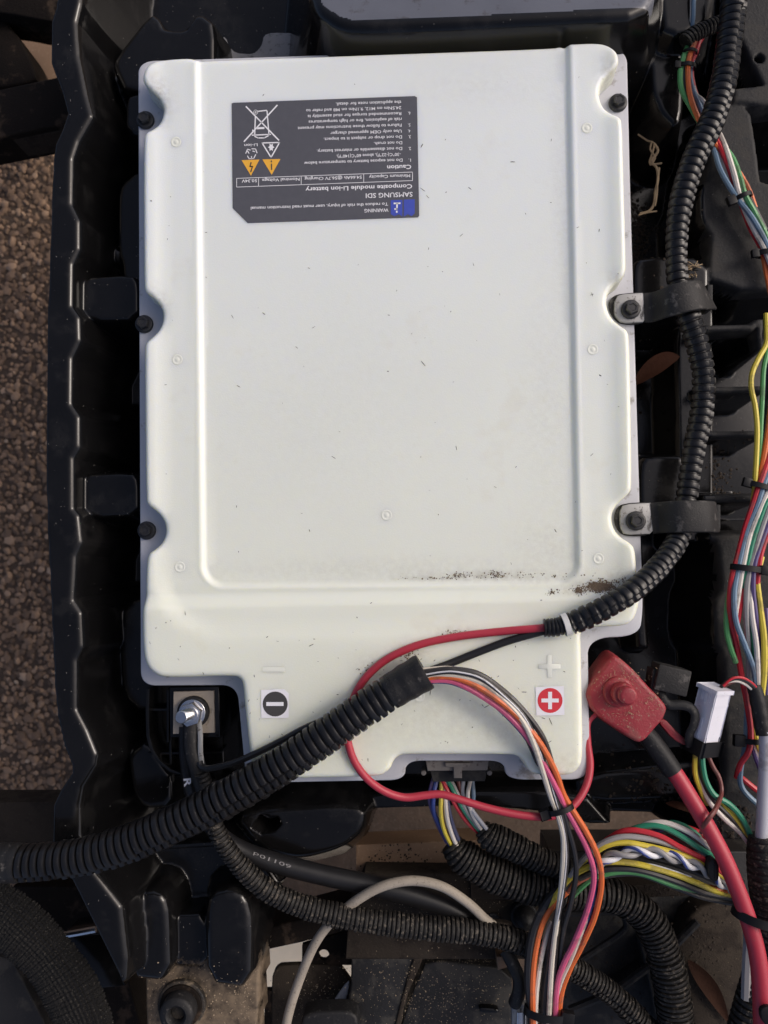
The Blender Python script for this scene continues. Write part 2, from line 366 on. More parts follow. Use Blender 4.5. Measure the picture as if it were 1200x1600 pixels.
mk('sunlit_patch', *slab(np.array([[a[0]-40, b[1]-80], [b[0], b[1]-80], [b[0], a[1]], [a[0]-40, a[1]]]), GROUND-4, GROUND+24, 3), 'sunlit_ground', kind='structure')  # added pale slab, stands in for ground lit by the sun

# ---------------- black moulded tray: one relief sheet in world space
FLOOR = -265.0
outer = [(110, -330), (97, -60), (88, 10), (81, 32), (80, 97), (97, 143), (106, 177), (97, 203), (86, 227), (83, 260), (80, 330), (78, 400), (74, 500), (73, 600), (72, 750), (75, 850),
         (78, 900), (80, 950), (83, 1020), (86, 1080), (90, 1120), (100, 1165), (112, 1195), (113, 1208), (95, 1235), (84, 1258), (82, 1320), (110, 1370), (145, 1440), (190, 1530),
         (200, 1860), (372, 1860), (384, 1560), (394, 1480), (410, 1440), (520, 1420), (556, 1372), (575, 1318), (760, 1312), (890, 1325), (960, 1345), (1600, 1345), (1600, -330)]
inner = [(135, -330), (124, -60), (120, 3), (113, 33), (115, 63), (117, 87), (130, 150), (138, 180), (117, 217), (107, 247), (106, 320), (118, 345), (118, 387), (107, 410), (106, 480), (118, 497), (119, 530),
         (106, 557), (105, 633), (118, 653), (118, 697), (108, 713), (108, 797), (117, 808), (121, 847), (112, 867), (108, 940), (121, 960), (123, 1010), (113, 1030), (113, 1110), (130, 1143),
         (145, 1180), (143, 1195), (122, 1230), (117, 1260), (118, 1310), (143, 1367), (183, 1420)]
LIP = -30
lip_poly = outer[:30]+[(192, 1500)]+inner[::-1]
FEAT = [  # polygon, top height, edge radius, wall slope, corner rounding
    (lip_poly, LIP, 9, 6, 0),
    ([(488, -260), (488, -30), (500, 6), (527, 28), (550, 36), (667, 33), (880, 21), (1030, 14), (1042, -260)], 15, 14, 3.0, 2),
    ([(1030, -260), (1035, 40), (1062, 50), (1110, 28), (1125, -260)], -70, 8, 3, 1),
    ([(126, 437), (205, 433), (213, 445), (213, 495), (140, 497), (126, 478)], -62, 5, 8, 1),
    ([(124, 745), (205, 743), (213, 752), (213, 801), (142, 804), (126, 790)], -62, 5, 8, 1),
    ([(192, 290), (215, 270), (260, 270), (260, 440), (196, 440), (194, 410), (188, 398), (188, 310)], -120, 5, 7, 1),
    ([(135, 346), (140, 342), (192, 405), (192, 418), (186, 410)], -135, 4, 3, 0),
    ([(180, 548), (260, 548), (260, 630), (172, 630), (172, 585), (179, 575)], -220, 7, 6, 1),
    ([(181, 828), (260, 828), (260, 908), (174, 908), (174, 870), (181, 860)], -220, 7, 6, 1),
    ([(198, 945), (260, 930), (260, 1090), (222, 1110), (196, 1085), (192, 1010)], -150, 8, 5, 1),
    ([(236, 26), (246, 34), (252, 50), (292, 52), (300, 34), (312, 26), (330, 40), (330, 140), (200, 140), (182, 104), (184, 92)], -110, 8, 5, 1),
    ([(201, 155), (212, 150), (245, 150), (245, 210), (200, 205)], -80, 5, 6, 1),
    ([(975, 70), (1005, 74), (1020, 95), (1022, 140), (1036, 174), (1062, 196), (1062, 56), (1030, 40)], -112, 9, 4, 2),
    ([(1125, 165), (1112, 256), (1108, 280), (1098, 300), (1098, 340), (1108, 356), (1116, 368), (1110, 448), (1350, 448), (1350, 300), (1186, 296), (1180, 240), (1168, 165)], -100, 5, 8, 1),
    ([(1158, -260), (1350, -260), (1350, 132), (1158, 132)], -100, 5, 6, 1),
    ([(1150, 137), (1350, 137), (1350, 160), (1150, 160)], -95, 6, 6, 1),
    ([(993, 480), (993, 418), (1003, 407), (1104, 407), (1104, 480)], -100, 8, 7, 1),
    ([(1003, 800), (1003, 728), (1013, 718), (1075, 718), (1075, 800)], -100, 8, 7, 1),
    ([(1095, 510), (1172, 508), (1186, 499), (1191, 503), (1176, 515), (1095, 516)], -105, 2, 12, 0),
    ([(1100, 607), (1195, 604), (1195, 610), (1100, 613)], -105, 2, 12, 0),
    ([(1100, 675), (1195, 674), (1195, 680), (1100, 681)], -105, 2, 12, 0),
    ([(1100, 775), (1195, 773), (1195, 780), (1100, 782)], -105, 2, 12, 0),
    ([(1185, 500), (1191, 500), (1191, 545), (1185, 545)], -105, 2, 12, 0),
    ([(1060, 480), (1112, 470), (1112, 845), (1066, 845)], -160, 4, 8, 0),
    ([(1108, 838), (1125, 845), (1133, 920), (1120, 945), (1120, 1003), (1134, 1020), (1136, 1070), (1138, 1250), (1080, 1330), (1400, 1345), (1400, 838)], -125, 7, 5, 1),
    ([(990, 860), (1000, 850), (1010, 1010), (1000, 1010)], -190, 5, 5, 0),
    ([(905, 1215), (1120, 1190), (1120, 1240), (905, 1250)], -215, 8, 3, 1),
    ([(370, 1272), (566, 1262), (560, 1296), (530, 1320), (470, 1337), (430, 1330), (400, 1312)], -165, 10, 2.2, 2),
    ([(560, 1240), (905, 1238), (960, 1300), (900, 1316), (760, 1305), (575, 1311), (556, 1290)], -205, 8, 4, 1),
    ([(640, 1288), (680, 1288), (680, 1296), (640, 1296)], -192, 3, 8, 0),
    ([(205, 1182), (228, 1163), (252, 1200), (264, 1215), (264, 1255), (228, 1260), (213, 1240), (208, 1210)], -125, 6, 6, 1),
    ([(195, 1330), (395, 1320), (440, 1400), (425, 1450), (410, 1500), (190, 1500), (180, 1430)], -175, 12, 2, 1),
    ([(202, 1435), (213, 1408), (235, 1400), (250, 1406), (256, 1430), (258, 1527), (204, 1522)], -95, 10, 5, 1),
    ([(328, 1430), (334, 1404), (360, 1398), (378, 1406), (386, 1440), (384, 1538), (330, 1530)], -95, 10, 5, 1),
    ([(265, 1436), (321, 1434), (323, 1506), (262, 1506)], -125, 7, 5, 1),
    ([(192, 1500), (402, 1500), (402, 1860), (190, 1860)], -140, 6, 5, 0),
]
HOLES = [(circ(276, 20, 27), -230), (circ(1183, 97, 8, 14), -180), ([(395, 1290), (425, 1292), (432, 1305), (420, 1318), (400, 1322), (380, 1310)], -230)]
a, b = P(40, 1690, -330), P(1235, -35, -330); ST = 2.7
a[0] = P(40, 1500, -30)[0]
xs = np.arange(a[0], b[0], ST); ys = np.arange(a[1], b[1], ST); GX, GY = np.meshgrid(xs, ys)
H = FLOOR+10*np.sin(GX*.011+1)*np.sin(GY*.009)
for poly, z, w, slope, rn in FEAT:
    q = pw(poly, z)
    if rn: q = chaikin(q, rn, .2)
    reach = (z-FLOOR)/slope+w+5
    sel = (GX > q[:, 0].min()-reach) & (GX < q[:, 0].max()+reach) & (GY > q[:, 1].min()-reach) & (GY < q[:, 1].max()+reach)
    d = sdf(q, GX[sel], GY[sel])+w*.4
    t = np.clip(d, 0, None)
    # top flat, then a circular shoulder of radius w*1.4, then a straight wall
    R = w*1.4; tk = R*slope/math.sqrt(1+slope*slope)
    drop = np.where(t < tk, R-np.sqrt(np.maximum(R*R-t*t, 0)), R-math.sqrt(R*R-tk*tk)+(t-tk)*slope)
    if poly[0] == (488, -260):       # this ledge leans away from the battery
        drop = drop+np.clip(GY[sel]-P(700, 34, z)[1], 0, None)*.26
    H[sel] = np.maximum(H[sel], z-drop)
for poly, z in HOLES:
    q = pw(poly, -110); d = sdf(q, GX, GY); H = np.where(d < 6, np.minimum(H, z+np.clip(d+4, 0, 10)*22), H)
ow = pw(outer, LIP); dout = sdf(ow, GX, GY); H = np.where(dout > 0, H-dout*4, H)
vid = np.arange(GX.size).reshape(GX.shape)
keep = (dout[:-1, :-1] < 9) & (dout[1:, 1:] < 9)
# nothing is built where the battery case stands: open floor stays (the tray runs on under it)
i, j = np.nonzero(keep); quads = np.column_stack([vid[i, j], vid[i, j+1], vid[i+1, j+1], vid[i+1, j]])
used = np.unique(quads); remap = np.full(GX.size, -1); remap[used] = np.arange(len(used))
TV = np.column_stack([GX.ravel(), GY.ravel(), H.ravel()])[used]
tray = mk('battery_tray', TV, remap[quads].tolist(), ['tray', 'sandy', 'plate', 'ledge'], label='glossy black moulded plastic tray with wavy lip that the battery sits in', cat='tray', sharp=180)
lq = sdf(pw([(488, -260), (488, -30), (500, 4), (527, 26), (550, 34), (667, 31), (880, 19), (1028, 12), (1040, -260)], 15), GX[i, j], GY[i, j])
cx_ = (GX[i, j]); cy_ = (GY[i, j]); hz = H[i, j]
yA, yB = P(300, 1440, -110)[1], P(300, 1540, -120)[1]; xr_ = P(1096, 300, -110)[0]
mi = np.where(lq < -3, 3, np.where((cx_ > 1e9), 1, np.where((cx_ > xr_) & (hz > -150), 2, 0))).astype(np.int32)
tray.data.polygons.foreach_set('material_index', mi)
sd_ = .57*sstep(0, 1, (yA-TV[:, 1])/(yA-yB))*(TV[:, 0] < P(430, 1500, -120)[0])-.14*sstep(-125, -100, TV[:, 2])+.05
at = tray.data.attributes.new('sand', 'FLOAT', 'POINT'); at.data.foreach_set('value', np.clip(sd_, 0, 1).astype(np.float32))

# ================================================================== BATTERY
def band_h(px, py):
    if py > 945: return 10.0
    if py < 95 and 308 < px < 884: return -12.0
    return 0.0
lid_px = [(245, 89), (260, 86), (296, 84), (303, 88), (312, 93), (330, 92), (600, 82), (862, 73), (876, 70), (884, 65), (892, 62), (937, 60), (953, 65), (967, 79), (969, 96), (960, 107), (944, 121), (938, 140), (943, 160), (957, 173), (971, 180), (974, 192),
          (975, 240), (980, 412), (979, 424), (974, 434), (961, 442), (952, 456), (950, 473), (957, 493), (971, 507), (982, 515), (985, 528), (987, 620), (989, 760), (986, 769), (977, 778), (966, 788), (959, 802), (959, 815), (963, 828), (973, 840), (986, 848), (994, 858),
          (996, 890), (999, 932), (998, 953), (991, 970), (976, 979), (930, 980), (915, 982), (908, 990), (909, 1010), (911, 1116), (912, 1185), (907, 1201), (893, 1212), (878, 1213), (838, 1212), (826, 1206), (818, 1190), (809, 1182), (796, 1180), (640, 1180), (625, 1181), (615, 1189), (610, 1203),
          (598, 1212), (585, 1215), (420, 1218), (404, 1217), (395, 1208), (391, 1190), (384, 1130), (379, 1073), (376, 1062), (366, 1056), (262, 1060), (243, 1056), (228, 1042), (222, 1018), (221, 960), (222, 948), (226, 938), (227, 880), (231, 864), (241, 858), (252, 847), (257, 829), (253, 811), (240, 796), (229, 789),
          (226, 778), (224, 545), (226, 534), (237, 525), (248, 511), (253, 491), (248, 474), (235, 462), (225, 455), (223, 444), (222, 217), (226, 205), (238, 198), (248, 187), (253, 168), (248, 152), (235, 140), (223, 128), (221, 116), (228, 99)]
L3 = np.array([P(x, y, band_h(x, y)) for x, y in lid_px])
O = ccw(dense(chaikin(L3[:, :2], 2, .25), 3.0))
rec = [(311, -120), (323.5, 909), (898, 905), (880, -120)]
rec_w = offset_sharp(pw(rec, -6), -26)
tl, tr = P(100, 942, 5)[:2], P(1100, 922, 5)[:2]; tn = np.array([-(tr-tl)[1], (tr-tl)[0]]); tn /= np.linalg.norm(tn)
def hgt(x, y):
    d = sdf(rec_w, x, y)-26
    h = -12+5.5*sstep(0, 9, d)+.9*np.exp(-((d-10.5)/3.0)**2)+6.5*sstep(58, 92, d)
    s = -((x-tl[0])*tn[0]+(y-tl[1])*tn[1])     # positive below the step (towards the terminals)
    h = h+10*sstep(-9, 13, s)-1.2*np.exp(-((s+11)/5)**2)
    return h, d, s
nO = normals2(O)
for _ in range(3): nO = (np.roll(nO, 1, 0)+nO*2+np.roll(nO, -1, 0)); nO /= np.linalg.norm(nO, axis=1)[:, None]
rings = []; BEV = 9.0
rings.append(np.column_stack([O+nO*2.5, np.full(len(O), -51.0)]))
h0 = hgt(O[:, 0], O[:, 1])[0]
rings.append(np.column_stack([O+nO*1.0, -51+(h0+51-BEV)*.55]))
for a_ in np.linspace(0, math.pi/2, 6):
    q = O-nO*BEV*(1-math.cos(a_)); hh = hgt(q[:, 0], q[:, 1])[0]
    rings.append(np.column_stack([q, hh-BEV+BEV*math.sin(a_)]))
IN = rings[-1]
x0, y0 = IN[:, :2].min(0); x1, y1 = IN[:, :2].max(0)
A3 = np.stack(np.meshgrid(np.arange(x0, x1, 3.5), np.arange(y0, y1, 3.5)), -1).reshape(-1, 2)
_, d, s = hgt(A3[:, 0], A3[:, 1]); fine = ((d > -4) & (d < 19) & (s < 25)) | ((s > -18) & (s < 17))
A3 = A3[fine]
AC = np.stack(np.meshgrid(np.arange(x0, x1, 14), np.arange(y0, y1, 14)), -1).reshape(-1, 2)
_, d, s = hgt(AC[:, 0], AC[:, 1]); AC = AC[~(((d > -7) & (d < 22)) | ((s > -21) & (s < 20)))]
G = np.vstack([A3, AC]); dd = sdf(IN[:, :2], G[:, 0], G[:, 1]) if len(IN) < 50 else None
# inside test in slices keeps memory low
ins = sdf(IN[::2, :2], G[:, 0], G[:, 1]) < -2.2
G = G[ins]
co = [Vector(q) for q in np.vstack([IN[:, :2], G])]
nI = len(IN)
rv, re, rf, ov, oe, of = delaunay_2d_cdt(co, [(i_, (i_+1) % nI) for i_ in range(nI)], [], 1, 1e-5)
rv = np.array([q[:] for q in rv]); hz_ = hgt(rv[:, 0], rv[:, 1])[0]
n = len(O); v = np.vstack(rings[:-1]); f = []
base = len(v); idx = {}
for kk, src in enumerate(ov):
    for q in src:
        if q < nI: idx[q] = kk
for i_ in range(len(rings)-2):
    for j_ in range(n):
        k_ = (j_+1) % n; f.append((i_*n+j_, i_*n+k_, (i_+1)*n+k_, (i_+1)*n+j_))
o_ = (len(rings)-2)*n
for j_ in range(n):
    k_ = (j_+1) % n; f.append((o_+j_, o_+k_, base+idx[k_], base+idx[j_]))
f += [tuple(base+q for q in t) for t in rf]
v = np.vstack([v, np.column_stack([rv, hz_])])
bat = thing('battery_pack', 'large white plastic lithium battery pack with dark grey warning label', 'battery', P(600, 640, -330))
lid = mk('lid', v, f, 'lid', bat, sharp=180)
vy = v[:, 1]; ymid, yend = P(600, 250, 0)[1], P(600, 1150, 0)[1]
at = lid.data.attributes.new('warm_light_tint', 'FLOAT', 'POINT'); at.data.foreach_set('value', np.clip(.6*np.clip((ymid-vy)/(ymid-yend), 0, 1)+np.where(v[:, 2] < hgt(v[:, 0], v[:, 1])[0]-3, .55, 0), 0, 1).astype(np.float32))  # cool-to-warm light gradient put in as tint, plus translucent glow on walls
gr = np.zeros(len(v))
for x, y, sx, sy, am in ((940, 918, 26, 7, 1.0), (905, 922, 20, 6, .7), (760, 899, 75, 6, .75), (690, 903, 60, 4, .5), (975, 905, 16, 12, .6), (640, 1024, 18, 12, .7), (715, 990, 26, 5, .6), (585, 1046, 20, 14, .5), (812, 1125, 22, 16, .45), (780, 1150, 26, 10, .35),
                         (700, 1120, 120, 40, .22), (860, 640, 30, 160, .14), (880, 300, 10, 180, .2), (860, 860, 40, 40, .22), (600, 890, 200, 14, .2), (500, 640, 160, 140, .07), (243, 152, 14, 24, .8), (240, 476, 14, 18, .6), (958, 112, 14, 20, .5), (968, 436, 12, 10, .5), (760, 130, 90, 25, .12), (840, 900, 40, 10, .4), (400, 1190, 25, 20, .4), (885, 1195, 30, 14, .4)):
    q = P(x, y, 0); gr = np.maximum(gr, am*np.exp(-.5*(((v[:, 0]-q[0])/sx)**2+((v[:, 1]-q[1])/sy)**2)))
at = lid.data.attributes.new('grime', 'FLOAT', 'POINT'); at.data.foreach_set('value', gr.astype(np.float32))
# lower shell: flange that shows as a grey rim round the lid, and the case wall below it
simp = [(221, 86), (258, 85), (940, 62), (971, 66), (975, 240), (999, 958), (996, 978), (908, 980), (912, 1212), (820, 1212), (818, 1181), (612, 1181), (610, 1213), (393, 1217), (378, 1057), (222, 1058)]
S0 = np.array([P(x, y, 0 if y < 945 else 10)[:2] for x, y in simp])
fl = dense(chaikin(chaikin(dense(offset_sharp(S0, 23), 46), 2, .25), 1), 6)
ca = dense(chaikin(dense(offset_sharp(S0, 6), 40), 2, .25), 8)
fo = mk('flange', *slab(fl, -62, -50, 3), 'flange', bat)
mk('case_wall', *slab(ca, -330, -60, 2), 'case', bat)
def warm_attr(o, y):
    t = min(1, max(0, (y-250)/900)); at = o.data.attributes.new('warm_light_tint', 'FLOAT', 'POINT'); at.data.foreach_set('value', np.full(len(o.data.vertices), t, np.float32))
# moulded ring marks on the lid
for k_, (x, y) in enumerate([(275, 222), (277, 562), (281, 886), (917, 200), (926, 546), (935, 873), (604, 805), (655, 1088)]):
    c = P(x, y, 0); z = float(hgt(np.array([c[0]]), np.array([c[1]]))[0][0]); c = P(x, y, z)
    a_ = np.linspace(0, 2*np.pi, 25)[:-1]; rr = [(8.8, -.1), (7.7, .35), (6.6, .35), (5.6, -.1), (3.6, -.1), (2.6, .45), (.6, .55)]
    R_ = [np.column_stack([c[0]+r*np.cos(a_), c[1]+r*np.sin(a_), np.full(24, z+h*.7+.2)]) for r, h in rr]
    vv, ff = loft(R_); warm_attr(mk('moulded_mark', vv, ff[:-1], 'lidmark', bat, sharp=60), y)
# moulded minus and plus
def boxpx(x0, y0, x1, y1, z0, z1, mat, name, parent, bev=.4):
    return plate([(x0, y0), (x1, y0), (x1, y1), (x0, y1)], z0, z1, mat, name, parent, bev, 0)
warm_attr(boxpx(410, 1043, 444, 1050, 9, 10.6, 'lidmark', 'moulded_minus', bat), 1046)
warm_attr(plate([(855, 1024), (862, 1024), (862, 1038), (876, 1038), (876, 1045), (862, 1045), (862, 1059), (855, 1059), (855, 1045), (841, 1045), (841, 1038), (855, 1038)], 9, 10.6, 'lidmark', 'moulded_plus', bat, .4, 0), 1042)
# stickers
st = flatpoly([(408, 1078), (444, 1077), (451, 1084), (451, 1121), (446, 1122), (408, 1122)], 10.6, 'stickerwhite', 'minus_sticker', bat, .5)
flatpoly(circ(430, 1100, 19.5), 10.9, 'ink', 'sticker_disc', st); flatpoly([(416, 1097), (443, 1097), (443, 1103), (416, 1103)], 11.2, 'stickerwhite', 'minus_symbol', st)
st = flatpoly([(837, 1074), (881, 1072), (882, 1117), (838, 1118)], 10.6, 'stickerwhite', 'plus_sticker', bat, .5)
flatpoly(circ(859.5, 1094.5, 19.5), 10.9, 'stickerred', 'sticker_disc', st)
flatpoly([(856.5, 1081), (862.5, 1081), (862.5, 1091.5), (873, 1091.5), (873, 1097.5), (862.5, 1097.5), (862.5, 1108), (856.5, 1108), (856.5, 1097.5), (846, 1097.5), (846, 1091.5), (856.5, 1091.5)], 11.2, 'stickerwhite', 'plus_symbol', st)
# warning label
ZL = -11.5
lab = mk('warning_label', *slab(chaikin(pw([(362, 161.5), (365, 160.5), (648, 150), (651.5, 152), (655, 337), (653, 339.5), (387, 348.5), (363.5, 325)], ZL), 0), -12.3, ZL, .1), 'label', bat, smooth=False)
ZT = ZL+.25
def lx(c): return c/3.53+340
def ly(c): return c/3.53+130
def line(body, xr, xl, y, cap=5.0, bold=.012):
    xr_, xl_ = lx(xr), lx(xl); y_ = ly(y); text(body, xr_, y_, xl_, y_+(xr_-xl_)*.032, cap, ZT, lab, 'print', bold)
line('the application note for detail.', 1013, 652, 96); line('24.5Nm on M12, 9.1Nm on M8 and refer to', 1013, 488, 127)
line('6.', 1063, 1050, 157); line('Recommended torque for stud assembly is', 1013, 497, 159); line('risk of explosion, fire or high temperatures', 1015, 502, 190)
line('5.', 1063, 1050, 222); line('Failure to follow those instructions may present', 1015, 442, 223); line('4.', 1063, 1050, 255); line('Use only OEM approved charger', 1015, 622, 256)
line('3.', 1065, 1052, 287); line('Do not drop or subject it to impact.', 1017, 585, 288); line('Do not crush.', 1018, 862, 320); line('2.', 1066, 1053, 352)
line('Do not disassemble or mistreat battery.', 1018, 547, 352); line('-30°C(-22°F), above 60°C(140°F).', 1010, 655, 384); line('1.', 1066, 1053, 416)
line('Do not expose battery to temperature below', 1020, 477, 416); line('Caution', 1068, 935, 450, 6.8, .02)
line('Minimum Capacity', 1062, 835, 502); line('54.66Ah @56.7V Charging', 795, 480, 510); line('Nominal Voltage', 452, 245, 521); line('50.34V', 217, 133, 529)
line('Composite module Li-ion battery', 1073, 485, 557, 7.0, .018); line('SAMSUNG SDI', 1075, 817, 600, 7.6, .012)
line('To reduce the risk of injury, user must read instruction manual', 940, 183, 658); line('WARNING', 942, 810, 690, 5.6, .012)
def LP(x, y): return (lx(x), ly(y))
strokes([[LP(1075, 490), LP(105, 525), LP(105, 573), LP(1075, 537), LP(1075, 490)], [LP(806, 500), LP(806, 547)], [LP(461, 512), LP(461, 560)], [LP(226, 521), LP(226, 569)]], .9, ZT, 'print', 'table_frame', lab)
flatpoly([LP(1027, 642), LP(1087, 640), LP(1087, 718), LP(1070, 733), LP(1050, 722), LP(1027, 735)], ZT, 'icoblue', 'manual_icon', lab); ico = flatpoly([LP(955, 645), LP(1019, 643), LP(1019, 735), LP(1000, 722), LP(975, 733), LP(955, 722)], ZT, 'icoblue', 'manual_icon', lab)
strokes([[LP(990, 664), LP(989, 694)], [LP(974, 663), LP(1006, 662)], [LP(978, 694), LP(990, 694)], [LP(988, 706), LP(988, 712)]], 2.6, ZT+.25, 'print', 'manual_letter', lab)
def IC(x, y): return (x/10+360, y/10+150)
strokes([[IC(245, 165), IC(755, 690)], [IC(730, 145), IC(215, 710)]], 2.2, ZT, 'print', 'bin_cross', lab)
strokes([[IC(390, 320), IC(380, 610)], [IC(572, 235), IC(603, 610)], [IC(420, 240), IC(565, 225)], [IC(340, 612), IC(628, 600)], [IC(380, 630), IC(430, 655), IC(530, 655), IC(590, 622)], [IC(350, 530), IC(350, 575)]], 1.9, ZT+.12, 'print', 'bin_icon', lab)
strokes([[IC(425, 503), IC(522, 500)]], 3.4, ZT, 'print', 'bin_bar', lab)
strokes([[IC(395+33*math.cos(t), 252+33*math.sin(t)) for t in np.linspace(0, 6.3, 15)], [IC(380, 252), IC(410, 252)], [IC(395, 238), IC(395, 267)]], 1.3, ZT+.2, 'print', 'bin_wheel', lab)
strokes([[IC(495, 733), IC(768, 726), IC(635, 960)]], 2.0, ZT, 'print', 'hazard_triangle', lab, True)
flatpoly([IC(637+(38 if q % 2 else 68)*math.cos(q*.5236)*.75, 800+(38 if q % 2 else 68)*math.sin(q*.5236)) for q in range(12)], ZT, 'print', 'blast_icon', lab)
for tri, sym in ((((175, 1003), (455, 992), (320, 1243)), [[(322, 1040), (308, 1100), (345, 1100), (318, 1185)]]), (((500, 990), (780, 985), (645, 1232)), [[(640, 1012), (641, 1030)], [(642, 1062), (645, 1150)]])):
    t_ = flatpoly([IC(*q) for q in tri], ZT, 'amber', 'warning_triangle', lab)
    strokes([[IC(*q) for q in s_] for s_ in sym], 1.9, ZT+.25, 'ink', 'warning_symbol', t_)
strokes([[IC(240, 895), IC(268, 830), IC(312, 845)], [IC(335, 825), IC(392, 825), IC(416, 890)], [IC(395, 915), IC(365, 975), IC(290, 980), IC(268, 935)], [IC(268, 860), IC(290, 895)], [IC(350, 860), IC(380, 870)], [IC(330, 945), IC(330, 985)]], 1.5, ZT, 'print', 'recycling_icon', lab)
text('Li-ion', 402.5, 224.2, 381.5, 225.2, 4.6, ZT, lab, 'print', .012)
# negative terminal: ribbed black well, plate, stud and nut
ZB = -150
tb = plate([(226, 1068), (346, 1068), (352, 1232), (300, 1225), (252, 1204), (230, 1168)], -330, ZB, 'tray', 'terminal_well', bat, 3, 1)
def wall(pts, w, z1, z0=ZB, name='well_rib', parent=None, mat='tray'):
    q = path([(x, y, z1) for x, y in pts])[:, :2]; t = np.gradient(q, axis=0); t /= np.linalg.norm(t, axis=1)[:, None]; nn = np.column_stack([-t[:, 1], t[:, 0]])*w/2
    mk(name, *slab(np.vstack([q+nn, (q-nn)[::-1]]), z0, z1, .8), mat, parent if parent else tb, sharp=30)
wall([(231, 1076), (230, 1115), (231, 1150), (237, 1172), (248, 1190), (265, 1204), (290, 1214), (330, 1220), (372, 1226)], 6, -82)
wall([(231, 1109), (266, 1109)], 4, -95); wall([(231, 1178), (345, 1176)], 4, -100); wall([(266, 1150), (266, 1206)], 4, -98); wall([(262, 1078), (262, 1160)], 4, -90)
ped = plate([(264, 1073), (343, 1072), (344, 1152), (265, 1153)], ZB, -72, 'tray', 'terminal_pedestal', bat, 3, 0)
tp = plate([(271, 1081), (334, 1079), (335, 1145), (270, 1147)], -73, -67, 'nickel', 'terminal_plate', bat, 1.2, 0)
c = P(303, 1112, -66)
disc(c, 26, -68, -57, 'tape', 'cable_lug', bat, 1.5); disc(c, 22, -58, -54, 'brightsteel', 'washer', bat, 1)
disc(c, 19.5, -56, -38, 'brightsteel', 'nut', bat, 1.5, 6, .3, sharp=25); disc(c, 14.5, -42, -36, 'brightsteel', 'nut_collar', bat, 1)
cc, _ = resample(np.array([[c[0], c[1], -44], [c[0]-4, c[1]+3, -4.0]]), .55); rad = 9.8+.5*np.sin(np.arange(len(cc))*2*np.pi/4); rad[-3:] -= [.4, 1, 1.8]
mk('stud', *sweep(cc, rad, 18), 'brightsteel', bat)
# signal connector under the front edge
cn = plate([(664, 1182), (764, 1182), (762, 1204), (668, 1205)], -190, -78, 'connector', 'signal_connector', bat, 2, 0)
plate([(672, 1200), (762, 1200), (758, 1221), (676, 1222)], -150, -95, 'plate', 'connector_shroud', cn, 2, 0); plate([(696, 1192), (734, 1192), (734, 1198), (722, 1199), (722, 1216), (709, 1216), (709, 1199), (696, 1198)], -110, -72, 'connector', 'connector_latch', cn, 1, 0)
for x in (662, 765): plate(circ(x, 1208, 4, 10), -120, -92, 'connector', 'connector_pin', cn, .5, 0)
flush_text()

# ================================================================== BOLTS AND CLAMPS
def bolt(x, y, z, label, r=15, rh=10.5, h=15, name='flange_bolt', group='bolts holding the battery down', cap='bolt'):
    c = P(x, y, z); t = thing(name, label, 'bolt', c, group)
    disc(c, r, z-1, z+6, cap, 'flange', t, 2.5, 28)
    a = np.linspace(0, 2*np.pi, 7)[:-1]+.35
    rings = [np.column_stack([c[0]+q*np.cos(a), c[1]+q*np.sin(a), np.full(6, z+hh)]) for q, hh in ((rh, 4), (rh, h-2), (rh*.86, h), (rh*.62, h), (rh*.52, h-1.5))]
    mk('hex_head', *loft(rings), cap, t, sharp=25); return t
bolt(228, 189, -50, 'black hex bolt in the notch beside the label end of the battery, bare flange')
bolt(226, 507, -50, 'black hex bolt in the middle notch facing the wavy tray lip')
bolt(230, 829, -50, 'black hex bolt in the notch nearest the negative terminal')
bolt(965, 162, -50, 'black hex bolt in the corner notch near the coloured wires, no clamp on it')
def clamp(tab, band, hw, boltxy, label, blabel, pad):
    t = thing('hose_clamp', label, 'clamp', P(*band[2]), 'clamps holding the hose')
    mk('rubber_pad', *slab(chaikin(pw(pad, -46), 2), -50, -44, 1.5), 'rubber', t)
    mk('metal_tab', *slab(chaikin(pw(tab, -40), 1, .18), -44, -39, 1.2), 'steel', t)
    c, _ = resample(spline(path([q[:3] for q in band])), 4); th = 5.0
    T = np.gradient(c, axis=0); T /= np.linalg.norm(T, axis=1)[:, None]; sdv = np.cross(T, [0, 0, 1.0]); sdv = np.where(np.linalg.norm(sdv, axis=1)[:, None] > .05, sdv, [[0, -1.0, 0]])
    sdv /= np.linalg.norm(sdv, axis=1)[:, None]; sdv = np.sign(sdv[:, 1:2]+1e-9)*-1*sdv
    up = np.cross(sdv, T); up *= np.sign(up[:, 2:3]*1+up[:, 0:1]*.2+1e-6)
    prof = [(-1, 0), (-.96, th*.5), (-.9, th*.62), (.9, th*.62), (.96, th*.5), (1, 0), (.96, -th*.4), (-.96, -th*.4)]
    V = np.concatenate([c[:, None]+np.array([[a*hw]]*1)[:, :, None]*sdv[:, None]+b*up[:, None] for a, b in prof], axis=1)
    n = len(prof); V = V.reshape(-1, 3); f = []
    for i in range(len(c)-1):
        for j in range(n):
            k = (j+1) % n; f.append((i*n+j, i*n+k, (i+1)*n+k, (i+1)*n+j))
    f.append(tuple(range(n))); f.append(tuple((len(c)-1)*n+j for j in range(n))[::-1])
    mk('band', V, f, 'rubber', t, sharp=60)
    e = band[-1]; plate([(e[0]-2, e[1]-20), (e[0]+7, e[1]-19), (e[0]+7, e[1]+18), (e[0]-2, e[1]+20)], -90, -60, 'rubber', 'clamp_end', t, 1.5, 0)
    bolt(*boltxy, -39, blabel, 15.5, 11, 14)
